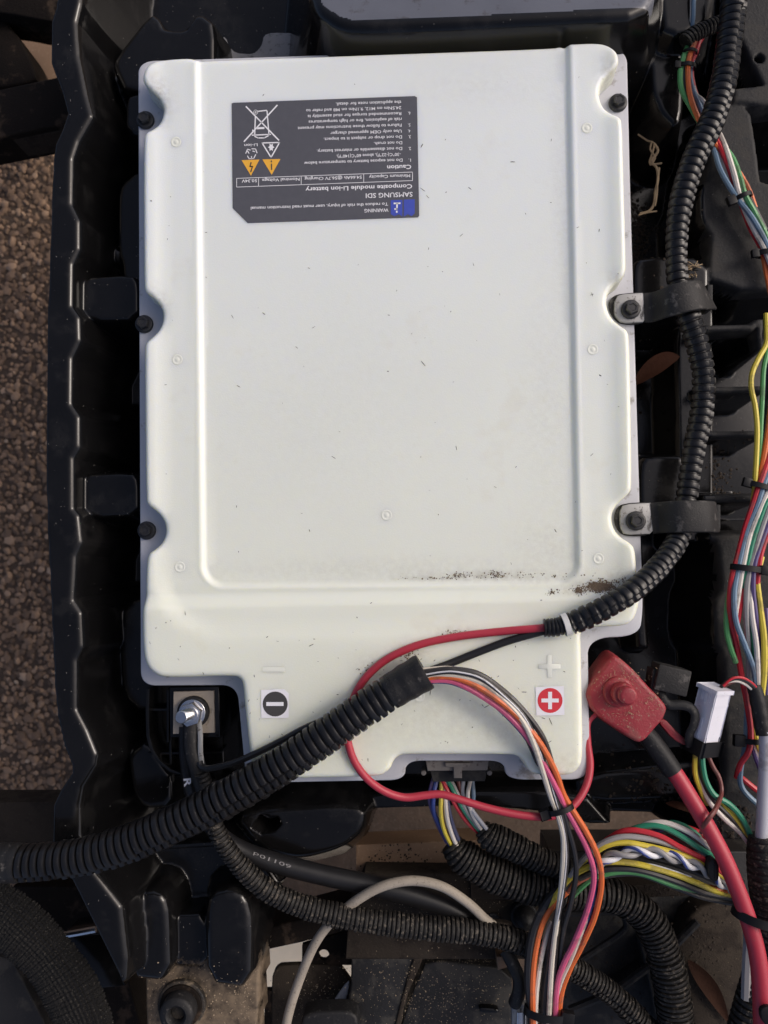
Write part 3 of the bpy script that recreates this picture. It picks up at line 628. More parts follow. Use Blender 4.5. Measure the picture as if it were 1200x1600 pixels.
clamp([(966, 460), (1012, 457), (1012, 503), (972, 505), (960, 492), (960, 472)],
      [(1006, 481, -41), (1020, 480, -39), (1032, 476, -26), (1048, 470, -9), (1070, 464, -3), (1090, 461, -9), (1102, 462, -28), (1107, 464, -62)], 24.5, (985, 484),
      'black rubber lined clamp gripping the hose, smooth dark band, beside the middle notch', 'black hex bolt through the steel tab of the smooth dark hose clamp',
      [(968, 459), (1014, 456), (1014, 505), (972, 508), (956, 494), (950, 476), (956, 464)])
clamp([(974, 788), (1026, 785), (1024, 834), (976, 836), (969, 824), (968, 800)],
      [(1018, 810, -41), (1030, 809, -38), (1045, 808, -22), (1065, 807, -10), (1090, 807, -10), (1108, 807, -17), (1117, 808, -38), (1119, 808, -72)], 25.0, (993, 814),
      'scuffed grey hose clamp nearest the end of the hose that lies on the battery', 'black hex bolt through the steel tab of the scuffed grey hose clamp',
      [(974, 786), (1028, 784), (1026, 836), (976, 839), (963, 826), (959, 810), (964, 794)])

# ================================================================== HOSES AND CABLES
h1 = [(1148, -40, -30, 21), (1145, 20, -30, 20.5), (1138, 75, -30, 20), (1130, 130, -28, 20), (1112, 190, -25, 20), (1086, 245, -25, 19.5), (1068, 300, -28, 19), (1059, 350, -32, 17.5), (1057, 400, -34, 16.5), (1060, 445, -34, 17), (1074, 490, -36, 18),
      (1089, 535, -40, 18), (1099, 585, -44, 17.5), (1097, 640, -46, 17.5), (1087, 690, -44, 17), (1078, 740, -42, 16.5), (1071, 790, -40, 16.5), (1060, 840, -32, 17), (1030, 885, -5, 17.5), (990, 922, 24, 17.5), (948, 948, 33, 18), (912, 966, 32, 18), (892, 974, 31, 18)]
hose(h1, 13.2, wob=.018, seam=15, label='long black corrugated hose running beside the battery and through both clamps', cat='hose')
hose([(890, 975, 31, 14), (880, 977, 30, 14), (868, 980, 29, 14.5), (850, 981, 28, 14)], 6.0, depth=.12, name='hose_collar', label='short black ribbed hose end beyond the white cable tie', cat='hose')
wa = [(0, 1352, 25), (1, 0, 0)]
hb = thing('wire_conduit', 'thick black corrugated conduit lying diagonally across the front of the battery', 'conduit', P(300, 1260, 0))
hose([(24, 1348, 28, 27), (60, 1347, 30, 28), (130, 1338, 34, 28.5), (200, 1318, 38, 29), (270, 1288, 42, 29), (340, 1254, 45, 29), (410, 1215, 48, 29), (470, 1177, 48, 28.5), (530, 1135, 46, 28), (575, 1104, 45, 27.5), (618, 1076, 44, 27)], 12.4, wob=.02, seam=21, name='corrugated_tube', parent=hb, depth=.2)
c = spline(np.array([[*P(x, y, z), PX(r, z)] for x, y, z, r in [(612, 1080, 44, 27), (640, 1063, 44, 28.5), (664, 1049, 44, 29)]]), 3)
mk('tape_wrap', *sweep(c[:, :3], c[:, 3]*(1+.02*np.sin(np.arange(len(c))*.9)), 22), 'tape', hb)
c = spline(np.array([[*P(x, y, z), PX(r, z)] for x, y, z, r in [(-30, 1347, 26, 28), (5, 1348, 27, 29.5), (33, 1348, 28, 29)]]), 3)
mk('tape_wrap', *sweep(c[:, :3], c[:, 3]*(1+.012*np.sin(np.arange(len(c))*1.5)), 22), 'tape', hb)
# terminal lead: two cables leave the stud under the conduit
tl_ = thing('negative_lead', 'black battery lead bolted to the bare negative terminal stud', 'cable', P(303, 1150, -75))
c = spline(np.array([[*P(x, y, z), PX(r, z)] for x, y, z, r in [(300, 1120, -60, 13), (300, 1145, -58, 14), (302, 1175, -55, 14), (312, 1210, -55, 13.5), (322, 1245, -60, 13)]]), 4)
mk('heat_shrink', *sweep(c[:, :3], c[:, 3], 14), 'tape', tl_)
wire([(311, 1125, -55), (313, 1150, -45), (313, 1172, -42), (315, 1195, -45)], 4.2, 'silver', tl_, 'crimp_strip', mat='steel', flat=.6)
hose([(314, 1205, -48, 12), (322, 1235, -60, 12.5), (330, 1268, -75, 13), (338, 1296, -80, 14), (352, 1322, -85, 14.5), (380, 1358, -95, 15.5), (420, 1392, -105, 16.5), (480, 1418, -115, 17.5), (560, 1436, -120, 18), (660, 1449, -125, 18), (740, 1456, -130, 18), (800, 1468, -138, 18), (850, 1490, -150, 17),
      (910, 1522, -170, 17), (960, 1556, -185, 17), (1010, 1606, -200, 17), (1035, 1640, -205, 17)], 7.6, 'hosedirt', 'corrugated_sleeve', tl_, wob=.03, seam=20)
sl = thing('marked_cable', 'smooth thick black cable with white characters printed along it', 'cable', P(500, 1360, -150))
c = spline(np.array([[*P(x, y, z), PX(r, z)] for x, y, z, r in [(288, 1135, -70, 8), (289, 1170, -72, 9.5), (293, 1205, -76, 10), (300, 1240, -95, 10.5), (325, 1285, -118, 12), (365, 1322, -128, 14), (420, 1345, -134, 15), (500, 1366, -142, 15), (590, 1385, -150, 15.5), (650, 1400, -155, 15.5), (710, 1422, -160, 15), (748, 1448, -170, 14)]]), 4)
mk('cable_jacket', *sweep(c[:, :3], c[:, 3], 16), 'blackwire', sl)
text('R', 287, 1217, 288.5, 1230, 11, -62, sl, 'print', .03, 'cable_print'); text('60110d', 455.5, 1352, 397, 1331, 5.4, -114, sl, 'wire_grey', .0, 'cable_print')
flush_done = False
TEXTS[:] = TEXTS[-2:]; flush_text()
wire([(312, 1190, -42), (316, 1199, -38), (330, 1200, -25), (365, 1192, 5), (400, 1177, 22), (440, 1157, 26), (480, 1136, 30), (520, 1120, 35)], 5.2, 'black', name='ground_wire', mat='blackwire', label='thin black wire curving from the negative terminal up under the thick conduit', cat='wire')
wire([(862, 979, 27), (840, 982, 26), (790, 986, 20), (720, 994, 17), (660, 1006, 16), (615, 1024, 16), (585, 1045, 16), (562, 1072, 17), (548, 1105, 17), (542, 1140, 17), (545, 1165, 17), (555, 1192, 14), (575, 1218, 8), (602, 1237, 0), (632, 1246, -8), (662, 1243, -12), (688, 1241, -14), (715, 1248, -14), (760, 1262, -16), (810, 1273, -18), (850, 1276, -20),
      (880, 1270, -24), (902, 1252, -32), (917, 1225, -42), (922, 1195, -50), (918, 1160, -55), (918, 1128, -60), (935, 1110, -62)], 6.0, 'red', name='red_wire', mat='cablered', sides=12, label='long pinkish red wire looping over the battery front to the red terminal boot', cat='wire')
wire([(862, 983, 24), (835, 990, 23), (790, 1003, 18), (740, 1022, 16), (700, 1038, 18), (675, 1047, 26), (650, 1058, 35)], 6.0, 'black', name='black_wire', mat='blackwire', sides=12, label='black wire running beside the red one from hose end into taped conduit', cat='wire')
wire([(440, 1640, -170), (452, 1580, -165), (470, 1525, -155), (492, 1475, -140), (520, 1438, -130), (560, 1405, -118), (600, 1384, -112), (645, 1376, -112), (690, 1385, -116), (730, 1410, -126), (758, 1436, -138), (775, 1449, -146)], 7.4, 'cream', name='dusty_cable', mat='dustycable', sides=12, label='dusty beige cable arching over the corrugated sleeve below the battery', cat='cable')
cl = P(788, 1448, -146); plate([(768, 1440), (800, 1444), (804, 1458), (790, 1464), (768, 1456)], -156, -142, 'rail', 'cable_end_lug', None, 2, 1, label='corroded lug at the end of the dusty beige cable', cat='lug')
# connector leads and the two dirty conduits
cdl = thing('signal_conduit', 'wider dirty black corrugated conduit fed by blue and yellow wires', 'conduit', P(780, 1370, -150))
hose([(704, 1318, -140, 17), (720, 1336, -138, 25), (752, 1356, -138, 27), (800, 1376, -140, 27), (850, 1388, -145, 26), (910, 1394, -155, 25), (960, 1400, -165, 25), (1005, 1428, -175, 25), (1030, 1470, -180, 26), (1047, 1530, -185, 26), (1056, 1600, -190, 27), (1060, 1650, -190, 27)], 8.2, 'hosedirt', 'corrugated_tube', cdl, wob=.03)
cdr = thing('signal_conduit', 'narrower dirty black corrugated conduit fed by teal and pale wires', 'conduit', P(820, 1330, -130), None)
hose([(752, 1294, -125, 13), (768, 1308, -122, 22), (800, 1322, -122, 21), (845, 1344, -125, 19), (880, 1356, -130, 18), (910, 1366, -140, 17)], 7.4, 'hosedirt', 'corrugated_tube', cdr, wob=.03)
for col, pts in (('royal', [(683, 1215, -110), (678, 1240, -100), (678, 1268, -105), (692, 1298, -120), (704, 1322, -132)]), ('purple', [(678, 1215, -112), (672, 1238, -105), (673, 1258, -108), (684, 1288, -122), (698, 1316, -134)]),
                 ('yellow', [(690, 1218, -108), (689, 1248, -98), (689, 1275, -100), (695, 1300, -115), (706, 1322, -130)]), ('white', [(697, 1218, -108), (696, 1250, -100), (699, 1280, -103), (707, 1306, -118), (716, 1326, -130)]), ('navy', [(700, 1220, -112), (700, 1255, -106), (706, 1285, -110), (716, 1312, -124)])):
    wire(pts, 3.4, col, cdl)
for col, pts in (('red', [(690, 1218, -106), (702, 1240, -100), (714, 1262, -106), (730, 1285, -118), (752, 1305, -128)]), ('teal', [(698, 1218, -106), (712, 1242, -98), (724, 1265, -104), (742, 1290, -116), (762, 1312, -126)]), ('grey', [(704, 1218, -108), (718, 1246, -100), (732, 1272, -106), (750, 1295, -116)]),
                 ('white', [(735, 1218, -106), (731, 1245, -98), (738, 1272, -102), (750, 1292, -112), (760, 1306, -118)]), ('blue', [(738, 1218, -110), (740, 1245, -104), (738, 1268, -106), (752, 1288, -114), (768, 1304, -122)]), ('silver', [(724, 1220, -110), (724, 1245, -106), (742, 1272, -100), (764, 1300, -115)]), ('brown', [(716, 1220, -112), (722, 1245, -110), (736, 1275, -114)])):
    wire(pts, 3.2, col, cdr)
# front harness leaving the taped conduit end
hf = thing('wiring_harness', 'bundle of pink, orange, white and black wires arching out of the taped conduit', 'wiring', P(800, 1100, 12))
for col, r, pts in (
    ('cream', 4.2, [(655, 1048, 46), (676, 1046, 46), (705, 1045, 44), (735, 1053, 40)]),
    ('black', 4.4, [(655, 1052, 50), (680, 1048, 54), (707, 1046, 56), (747, 1053, 54), (787, 1080, 48), (820, 1113, 42), (847, 1150, 34), (860, 1185, 22), (868, 1220, 5), (876, 1255, -12), (886, 1290, -30), (897, 1330, -50), (900, 1365, -62), (892, 1410, -78), (880, 1455, -92), (874, 1510, -108), (870, 1570, -118), (868, 1640, -122)]),
    ('black', 4.2, [(655, 1056, 52), (690, 1050, 56), (715, 1050, 58), (752, 1060, 57), (790, 1090, 52), (820, 1122, 46), (840, 1165, 36), (856, 1210, 14), (870, 1255, -8), (880, 1290, -26), (885, 1335, -45), (880, 1390, -66), (870, 1445, -86), (866, 1510, -104), (862, 1570, -114), (860, 1640, -118)]),
    ('stripe', 1.3, [(655, 1056, 56.5), (690, 1050, 60.5), (715, 1050, 62.5), (752, 1060, 61.5), (790, 1090, 56), (820, 1122, 50), (840, 1165, 40), (856, 1210, 18), (870, 1255, -4), (880, 1290, -22), (885, 1335, -41), (880, 1390, -62), (870, 1445, -82)]),
    ('cream', 4.4, [(655, 1058, 50), (690, 1053, 53), (745, 1064, 54), (787, 1093, 52), (815, 1124, 48), (832, 1157, 42), (845, 1195, 26), (859, 1240, 0), (872, 1275, -18), (880, 1310, -34), (879, 1360, -55), (873, 1420, -78), (864, 1487, -96), (859, 1560, -108), (856, 1640, -112)]),
    ('orange', 4.6, [(655, 1060, 48), (700, 1057, 52), (735, 1067, 54), (765, 1084, 54), (798, 1109, 50), (826, 1138, 44), (848, 1168, 36), (868, 1206, 18), (880, 1240, -8), (893, 1263, -18), (915, 1298, -30), (934, 1338, -45), (940, 1378, -58), (930, 1430, -76), (909, 1478, -92), (890, 1515, -104), (876, 1560, -114), (872, 1640, -120)]),
    ('pink', 4.6, [(655, 1064, 46), (700, 1063, 48), (735, 1077, 49), (780, 1106, 46), (808, 1132, 42), (830, 1160, 36), (852, 1198, 22), (871, 1236, 2), (882, 1260, -16), (898, 1288, -28), (918, 1328, -43), (928, 1369, -55), (918, 1420, -72), (897, 1473, -88), (880, 1508, -98), (870, 1545, -108), (866, 1640, -116)]),
    ('royal', 3.2, [(655, 1066, 42), (700, 1066, 40), (735, 1079, 38), (770, 1100, 34), (802, 1130, 30), (825, 1158, 22), (848, 1200, 6), (868, 1245, -12), (888, 1275, -28), (912, 1312, -43), (929, 1350, -56), (929, 1393, -70), (917, 1441, -86), (899, 1482, -98), (882, 1520, -108)]),
    ('black', 4.0, [(770, 1092, 36), (800, 1118, 34), (818, 1142, 28), (832, 1172, 18), (846, 1205, 2), (866, 1250, -18), (880, 1300, -45), (886, 1345, -62), (874, 1410, -84), (858, 1480, -108), (848, 1560, -120), (846, 1640, -122)]),
    ('cream', 4.0, [(922, 1420, -82), (908, 1458, -90), (892, 1500, -100), (879, 1528, -108), (870, 1560, -116)]),
    ('black', 4.6, [(868, 1440, -100), (860, 1500, -106), (852, 1560, -114), (850, 1640, -118)])):
    wire(pts, r, col, hf, 'wire_stripe' if col == 'stripe' else 'wire')
# lower loom: yellow, grey, red, green wires arching to the red cable, two of them turning down into the front bundle
lo_ = thing('wiring_harness', 'loom of yellow, green, grey, red and purple wires with one twisted pair', 'wiring', P(1020, 1340, -120))
for col, r, pts in (
    ('grey', 4.3, [(890, 1372, -98), (905, 1350, -85), (930, 1325, -72), (953, 1312, -64), (977, 1307, -60), (1010, 1310, -60), (1043, 1318, -62), (1090, 1336, -72), (1125, 1354, -82), (1160, 1378, -95)]),
    ('yellow', 4.6, [(905, 1350, -88), (934, 1329, -72), (950, 1320, -66), (973, 1316, -62), (1002, 1320, -60), (1060, 1334, -64), (1100, 1350, -72), (1140, 1376, -84), (1165, 1400, -95)]),
    ('red', 4.4, [(940, 1318, -90), (967, 1301, -72), (987, 1297, -64), (1010, 1300, -60), (1035, 1308, -58), (1060, 1322, -60), (1095, 1340, -68), (1132, 1366, -78), (1160, 1392, -92)]),
    ('teal', 4.4, [(965, 1310, -90), (990, 1295, -70), (1013, 1290, -62), (1035, 1292, -58), (1060, 1304, -58), (1085, 1320, -62), (1108, 1334, -70), (1140, 1352, -82)]),
    ('white', 4.4, [(985, 1302, -90), (1010, 1288, -70), (1035, 1285, -62), (1060, 1292, -60), (1085, 1305, -62), (1105, 1321, -68), (1122, 1338, -76), (1150, 1365, -90)]),
    ('teal', 3.0, [(1025, 1296, -85), (1048, 1284, -75), (1070, 1290, -75), (1095, 1306, -80)]),
    ('purple', 5.0, [(1020, 1300, -82), (1045, 1293, -72), (1070, 1308, -68), (1095, 1326, -72), (1122, 1345, -80), (1150, 1368, -92)]),
    ('brown', 3.6, [(1040, 1305, -85), (1060, 1313, -78), (1085, 1330, -80), (1110, 1344, -86)]), ('red', 3.6, [(1075, 1293, -85), (1092, 1300, -80), (1112, 1318, -82), (1130, 1335, -86)]),
    ('grey', 4.0, [(1070, 1330, -78), (1095, 1334, -74), (1120, 1348, -78), (1150, 1370, -90)]),
    ('yellow', 4.6, [(836, 1466, -112), (842, 1446, -110), (862, 1410, -106), (885, 1378, -100), (901, 1364, -92), (923, 1353, -82), (943, 1347, -74), (977, 1347, -70), (1010, 1353, -70), (1055, 1366, -76), (1090, 1380, -84), (1118, 1392, -92), (1150, 1402, -100)]),
    ('black', 5.0, [(920, 1350, -86), (940, 1338, -80), (975, 1328, -78), (1010, 1338, -80), (1060, 1352, -84), (1110, 1372, -90), (1150, 1392, -98)]),
    ('black', 5.0, [(905, 1372, -98), (940, 1359, -84), (980, 1357, -78), (1015, 1363, -78), (1060, 1378, -84), (1100, 1394, -92), (1150, 1404, -100)]),
    ('stripe', 1.1, [(990, 1348, -72), (1015, 1350, -70), (1045, 1358, -72), (1080, 1370, -80)]),
    ('black', 4.6, [(930, 1372, -100), (960, 1366, -92), (1000, 1366, -90), (1050, 1384, -92), (1100, 1402, -98), (1150, 1412, -104)]),
    ('green', 4.6, [(895, 1400, -116), (915, 1380, -104), (930, 1370, -96), (947, 1365, -90), (965, 1362, -86), (988, 1362, -84), (1012, 1367, -84), (1043, 1379, -88), (1072, 1389, -94), (1110, 1396, -102)]),
    ('rust', 4.6, [(884, 1396, -112), (900, 1380, -104), (920, 1369, -100), (940, 1368, -100)]), ('orange', 3.8, [(1100, 1384, -92), (1125, 1390, -94), (1150, 1396, -100)]),
    ('orange', 4.8, [(890, 1390, -112), (875, 1404, -108), (858, 1424, -104), (845, 1450, -103), (836, 1490, -105), (832, 1530, -108), (832, 1570, -112), (834, 1640, -116)]),
    ('black', 7.0, [(915, 1366, -112), (890, 1380, -112), (864, 1400, -110), (843, 1432, -108), (830, 1472, -108), (826, 1525, -112), (830, 1575, -118), (834, 1640, -122)]),
    ('white', 4.0, [(862, 1440, -116), (856, 1455, -112), (848, 1485, -110), (841, 1525, -112), (837, 1570, -116), (836, 1640, -120)]),
    ('green', 3.0, [(858, 1450, -116), (848, 1480, -113), (840, 1510, -113), (838, 1545, -116)])):
    wire(pts, r, col, lo_, 'wire_stripe' if col == 'stripe' else 'wire')
ctr, s_ = resample(spline(path([(925, 1362, -74), (945, 1342, -64), (968, 1336, -58), (990, 1331, -54), (1015, 1331, -54), (1042, 1337, -56), (1066, 1345, -60), (1092, 1355, -66), (1116, 1370, -78), (1140, 1390, -90)])), 3.0)
T, Nn, Bb = frames(ctr)
for ph, col, r, hr in ((0, 'clearwhite', 4.4, 5.0), (math.pi, 'grey', 4.4, 5.0), (0, 'royal', 2.4, 7.6)):
    a_ = s_*2*math.pi/66+ph+1.6
    if col == 'royal':
        for s0, s1 in ((10, 235),):
            w_ = (s_ > s0) & (s_ < s1); a_ = a_+.5; q = ctr[w_]+hr*(np.cos(a_[w_])[:, None]*Nn[w_]+np.sin(a_[w_])[:, None]*Bb[w_]); mk('wire_stripe', *sweep(q, r, 8), 'wire_royal', lo_)
    else: mk('twisted_wire', *sweep(ctr+hr*(np.cos(a_)[:, None]*Nn+np.sin(a_)[:, None]*Bb), r, 10), 'wire_'+col, lo_)
# upper right loom, passing under the hose
up_ = thing('wiring_harness', 'loom of green, orange, blue and white wires passing under the corrugated hose', 'wiring', P(1120, 210, -90))
for col, r, pts in (
    ('blue', 3.6, [(1085, -30, -60), (1084, 0, -60), (1083, 30, -66), (1080, 50, -78)]), ('white', 2.2, [(1080, -30, -64), (1080, 20, -66), (1078, 48, -78)]),
    ('orange', 4.2, [(1094, 50, -78), (1087, 62, -72), (1080, 80, -68), (1076, 94, -66), (1075, 114, -64), (1077, 143, -64), (1086, 173, -66), (1100, 203, -72), (1118, 226, -78), (1142, 252, -78), (1156, 272, -78), (1170, 297, -80), (1180, 325, -86)]),
    ('red', 4.4, [(1100, 54, -82), (1092, 66, -76), (1086, 84, -74), (1080, 100, -74), (1082, 130, -76), (1095, 170, -80), (1112, 205, -84), (1126, 232, -76), (1138, 260, -72), (1147, 286, -72), (1158, 318, -78), (1172, 355, -82), (1190, 389, -82), (1210, 440, -82)]),
    ('green', 4.4, [(1075, 72, -78), (1068, 90, -70), (1063, 114, -68), (1065, 140, -70), (1077, 163, -72), (1089, 184, -76), (1103, 206, -80), (1126, 226, -80), (1144, 246, -74), (1156, 276, -68), (1164, 304, -64), (1180, 334, -68), (1198, 370, -74), (1215, 420, -80)]),
    ('black', 4.2, [(1082, 66, -80), (1073, 90, -72), (1069, 118, -70), (1073, 146, -72), (1086, 176, -76), (1104, 208, -84), (1135, 250, -86), (1165, 300, -82), (1182, 332, -80), (1196, 360, -84)]),
    ('blue', 4.2, [(1084, 86, -76), (1078, 115, -72), (1083, 143, -70), (1095, 170, -70), (1104, 197, -74), (1112, 222, -82), (1118, 242, -78), (1125, 264, -72), (1140, 292, -68), (1157, 316, -68), (1177, 343, -68), (1199, 384, -72), (1215, 430, -76)]),
    ('white', 4.0, [(1080, 120, -78), (1086, 147, -74), (1098, 158, -70), (1106, 174, -70), (1108, 190, -76), (1116, 215, -84), (1122, 238, -82), (1136, 266, -76), (1150, 296, -74), (1162, 322, -76), (1178, 356, -80), (1195, 390, -80)]),
    ('white', 4.4, [(1122, 205, -84), (1130, 222, -76), (1138, 243, -70), (1148, 276, -66), (1154, 300, -66), (1166, 333, -72), (1180, 362, -74), (1194, 388, -74), (1215, 440, -76)]),
    ('orange', 4.0, [(1192, 398, -84), (1197, 425, -82), (1206, 470, -82)])):
    wire(pts, r, col, up_)
hose([(1070, 66, -72, 13), (1082, 56, -72, 13), (1100, 46, -74, 12), (1120, 38, -76, 12), (1150, 28, -80, 12)], 6.5, 'hosedirt', 'sleeve_end', up_, wob=.02)
# right loom
rt = thing('wiring_harness', 'loom of red, blue, white, purple and yellow wires tied together twice', 'wiring', P(1165, 900, -110))
for col, r, pts in (
    ('yellow', 4.2, [(1197, 490, -80), (1198, 518, -78), (1197, 538, -75), (1185, 560, -70), (1175, 584, -66), (1174, 606, -66), (1180, 636, -66), (1183, 670, -66), (1182, 710, -66), (1180, 745, -66), (1178, 775, -72), (1172, 810, -80)]),
    ('green', 4.0, [(1202, 520, -84), (1198, 552, -80), (1193, 578, -78), (1191, 620, -76), (1189, 660, -75), (1187, 700, -74), (1184, 740, -72), (1180, 780, -78)]),
    ('black', 4.6, [(1206, 560, -86), (1200, 640, -80), (1193, 690, -76), (1187, 730, -74), (1182, 765, -76)]), ('purple', 4.4, [(1206, 520, -92), (1200, 600, -88), (1196, 660, -86)]),
    ('orange', 4.6, [(1208, 600, -78), (1201, 665, -74), (1194, 712, -70), (1187, 748, -68), (1178, 785, -74)]),
    ('red', 4.6, [(1212, 680, -72), (1200, 718, -68), (1192, 742, -64), (1184, 764, -64), (1177, 786, -64), (1164, 826, -64), (1153, 868, -62), (1144, 902, -60), (1140, 940, -60), (1143, 974, -64), (1150, 1004, -70), (1159, 1056, -80), (1166, 1092, -86), (1172, 1130, -88), (1173, 1155, -86), (1169, 1176, -84), (1157, 1194, -90), (1151, 1215, -100)]),
    ('blue', 4.4, [(1212, 715, -72), (1199, 742, -66), (1190, 768, -62), (1182, 792, -62), (1168, 828, -62), (1158, 866, -60), (1151, 900, -58), (1147, 930, -54), (1150, 970, -54), (1163, 1006, -58), (1177, 1044, -66), (1183, 1085, -72)]),
    ('white', 4.2, [(1216, 735, -70), (1201, 765, -64), (1188, 795, -60), (1173, 832, -60), (1164, 870, -59), (1158, 900, -58), (1153, 934, -60), (1148, 970, -66), (1148, 1000, -72), (1156, 1040, -82)]),
    ('teal', 4.2, [(1216, 750, -68), (1204, 772, -64), (1194, 792, -60), (1180, 832, -60), (1170, 870, -59), (1163, 908, -62), (1166, 936, -68), (1173, 970, -72), (1177, 1010, -74), (1179, 1045, -76)]),
    ('red', 4.2, [(1178, 870, -70), (1169, 902, -66), (1161, 926, -64), (1156, 952, -64), (1150, 985, -68), (1148, 1010, -76)]),
    ('grey', 4.4, [(1216, 760, -68), (1201, 795, -62), (1186, 838, -60), (1175, 876, -59), (1168, 910, -58), (1166, 960, -60), (1169, 1010, -68), (1170, 1060, -80), (1170, 1090, -88)]),
    ('white', 4.2, [(1182, 850, -66), (1174, 884, -64), (1172, 920, -60), (1175, 962, -58), (1182, 1010, -60), (1185, 1070, -68)]),
    ('purple', 4.6, [(1216, 780, -70), (1200, 818, -64), (1186, 856, -60), (1178, 884, -58), (1176, 920, -58), (1180, 960, -62), (1185, 1000, -70), (1190, 1050, -80)]),
    ('red', 4.6, [(1216, 790, -74), (1201, 830, -68), (1189, 864, -64), (1184, 900, -64), (1182, 940, -68), (1186, 980, -76)]),
    ('yellow', 4.8, [(1190, 870, -72), (1183, 904, -66), (1188, 950, -62), (1194, 1000, -62), (1194, 1050, -64), (1190, 1088, -68)]), ('purple', 4.4, [(1196, 950, -78), (1199, 1000, -76), (1197, 1085, -80)]),
    ('green', 4.2, [(1152, 880, -70), (1144, 908, -68), (1137, 940, -66), (1135, 980, -66), (1141, 1010, -68), (1150, 1035, -74)]),
    ('blue', 4.2, [(1172, 1060, -98), (1167, 1112, -96), (1165, 1160, -94), (1157, 1205, -94), (1160, 1232, -94), (1186, 1258, -94), (1210, 1270, -94)]), ('red', 4.2, [(1152, 1210, -100), (1163, 1219, -96), (1186, 1237, -94), (1205, 1245, -94)]),
    ('yellow', 4.6, [(1182, 1080, -90), (1180, 1120, -88), (1182, 1155, -88), (1192, 1185, -92)]), ('white', 3.6, [(1176, 1140, -94), (1180, 1168, -92), (1190, 1190, -94)]), ('purple', 4.2, [(1174, 1150, -96), (1180, 1180, -94), (1192, 1210, -96)])):
    wire(pts, r, col, rt)
c = spline(np.array([[*P(x, y, z), PX(r, z)] for x, y, z, r in [(1178, 1072, -66, 10), (1183, 1090, -64, 11.5), (1189, 1120, -62, 12), (1194, 1148, -60, 12)]]), 4)
mk('tape_sleeve', *sweep(c[:, :3], c[:, 3]*(1+.03*np.sin(np.arange(len(c))*1.4)), 14), 'tape', rt)
c = spline(np.array([[*P(x, y, z), PX(r, z)] for x, y, z, r in [(1196, 1142, -58, 9.5), (1196, 1190, -58, 9.5), (1193, 1250, -58, 9.5), (1190, 1312, -60, 9.5)]]), 4)
mk('grey_sleeve', *sweep(c[:, :3], c[:, 3], 16), 'wire_silver', rt)
hose([(1192, 1305, -66, 20), (1194, 1330, -66, 25), (1198, 1375, -68, 27), (1206, 1430, -74, 27), (1214, 1480, -80, 27)], 11, 'hosedirt', 'corrugated_end', rt, depth=.08)
hose([(1205, 1455, -120, 22), (1190, 1510, -130, 23), (1172, 1570, -140, 23), (1155, 1640, -150, 24)], 11, 'hosedirt', 'conduit_stub', None, label='dark corrugated conduit passing beneath the thick red cable', cat='conduit')
wire([(1172, 1440, -118), (1168, 1500, -120), (1166, 1560, -126)], 8, 'grey', name='grey_cable', label='short grey cable beside the thick red cable, under its black strap', cat='cable')

# ================================================================== POSITIVE SIDE
rb = thing('positive_lead', 'thick red battery cable with dirty red rubber boot over the positive terminal', 'cable', P(975, 1095, -110))
bp_ = [(958, 1022), (974, 1032), (990, 1046), (1013, 1072), (1031, 1090), (1044, 1106), (1037, 1125), (1025, 1138), (1009, 1157), (997, 1162), (972, 1146), (942, 1126), (924, 1108), (916, 1083), (937, 1050)]
bxy = chaikin(pw(bp_, -38), 2, .2)
mk('rubber_boot', *slab(bxy, -92, -38, 7, 3, 5), 'bootred', rb)
c0, c1 = P(965, 1080, -38), P(969, 1083, -30)
disc(P(966, 1081, -36), 24, -42, -32, 'bootred', 'boot_collar', rb, 4); disc(P(972, 1083, -30), 18, -40, -10, 'bootred', 'boot_post', rb, 5); disc(P(978, 1085, -12), 14, -14, 4, 'bootred', 'boot_cap', rb, 4.5)
plate([(1028, 1128), (1038, 1122), (1060, 1146), (1076, 1158), (1072, 1166), (1052, 1156)], -74, -62, 'bootred', 'boot_strap', rb, 2, 1)
c = spline(np.array([[*P(x, y, z), PX(r, z)] for x, y, z, r in [(1003, 1140, -62, 14), (1018, 1158, -60, 15), (1034, 1180, -58, 15.5), (1052, 1206, -56, 15)]]), 4)
mk('heat_shrink', *sweep(c[:, :3], c[:, 3], 18), 'tape', rb)
c = spline(np.array([[*P(x, y, z), PX(r, z)] for x, y, z, r in [(1036, 1183, -58, 12.5), (1056, 1210, -55, 12.5), (1082, 1252, -50, 12.5), (1108, 1296, -44, 12.5), (1132, 1342, -38, 12.5), (1153, 1392, -34, 12.5), (1170, 1440, -32, 12.5), (1183, 1490, -30, 12.5), (1190, 1550, -28, 13.5), (1194, 1640, -26, 14.5)]]), 5)
mk('cable_jacket', *sweep(c[:, :3], c[:, 3], 20), 'cablered', rb)
wire([(916, 1122, -62), (920, 1118, -62), (936, 1102, -66)], 7, 'black', rb, 'wire_shrink', mat='tape')
# black strap looped over the red cable
# fuse holder
fh = thing('fuse_holder', 'small black box on an S-shaped flat lead beside the red boot', 'fuse holder', P(1042, 1064, -90))
obox(P(1045, 1060, -60), np.array([24, -6, 0])*1.05, np.array([5, 20, 0])*1.0, np.array([0, 0, 22]), 'rubber', 'fuse_box', fh, 3)
obox(P(1020, 1062, -66), np.array([7, -3, 0]), np.array([3, 18, 0]), np.array([0, 0, 18]), 'rubber', 'fuse_cap', fh, 3)
wire([(1030, 1072, -56), (1036, 1092, -48), (1046, 1101, -46), (1062, 1101, -45), (1078, 1105, -44), (1086, 1116, -44), (1084, 1132, -46), (1077, 1148, -52), (1078, 1165, -60)], 7.5, 'black', fh, 'flat_lead', mat='tape', flat=.6, sides=10)
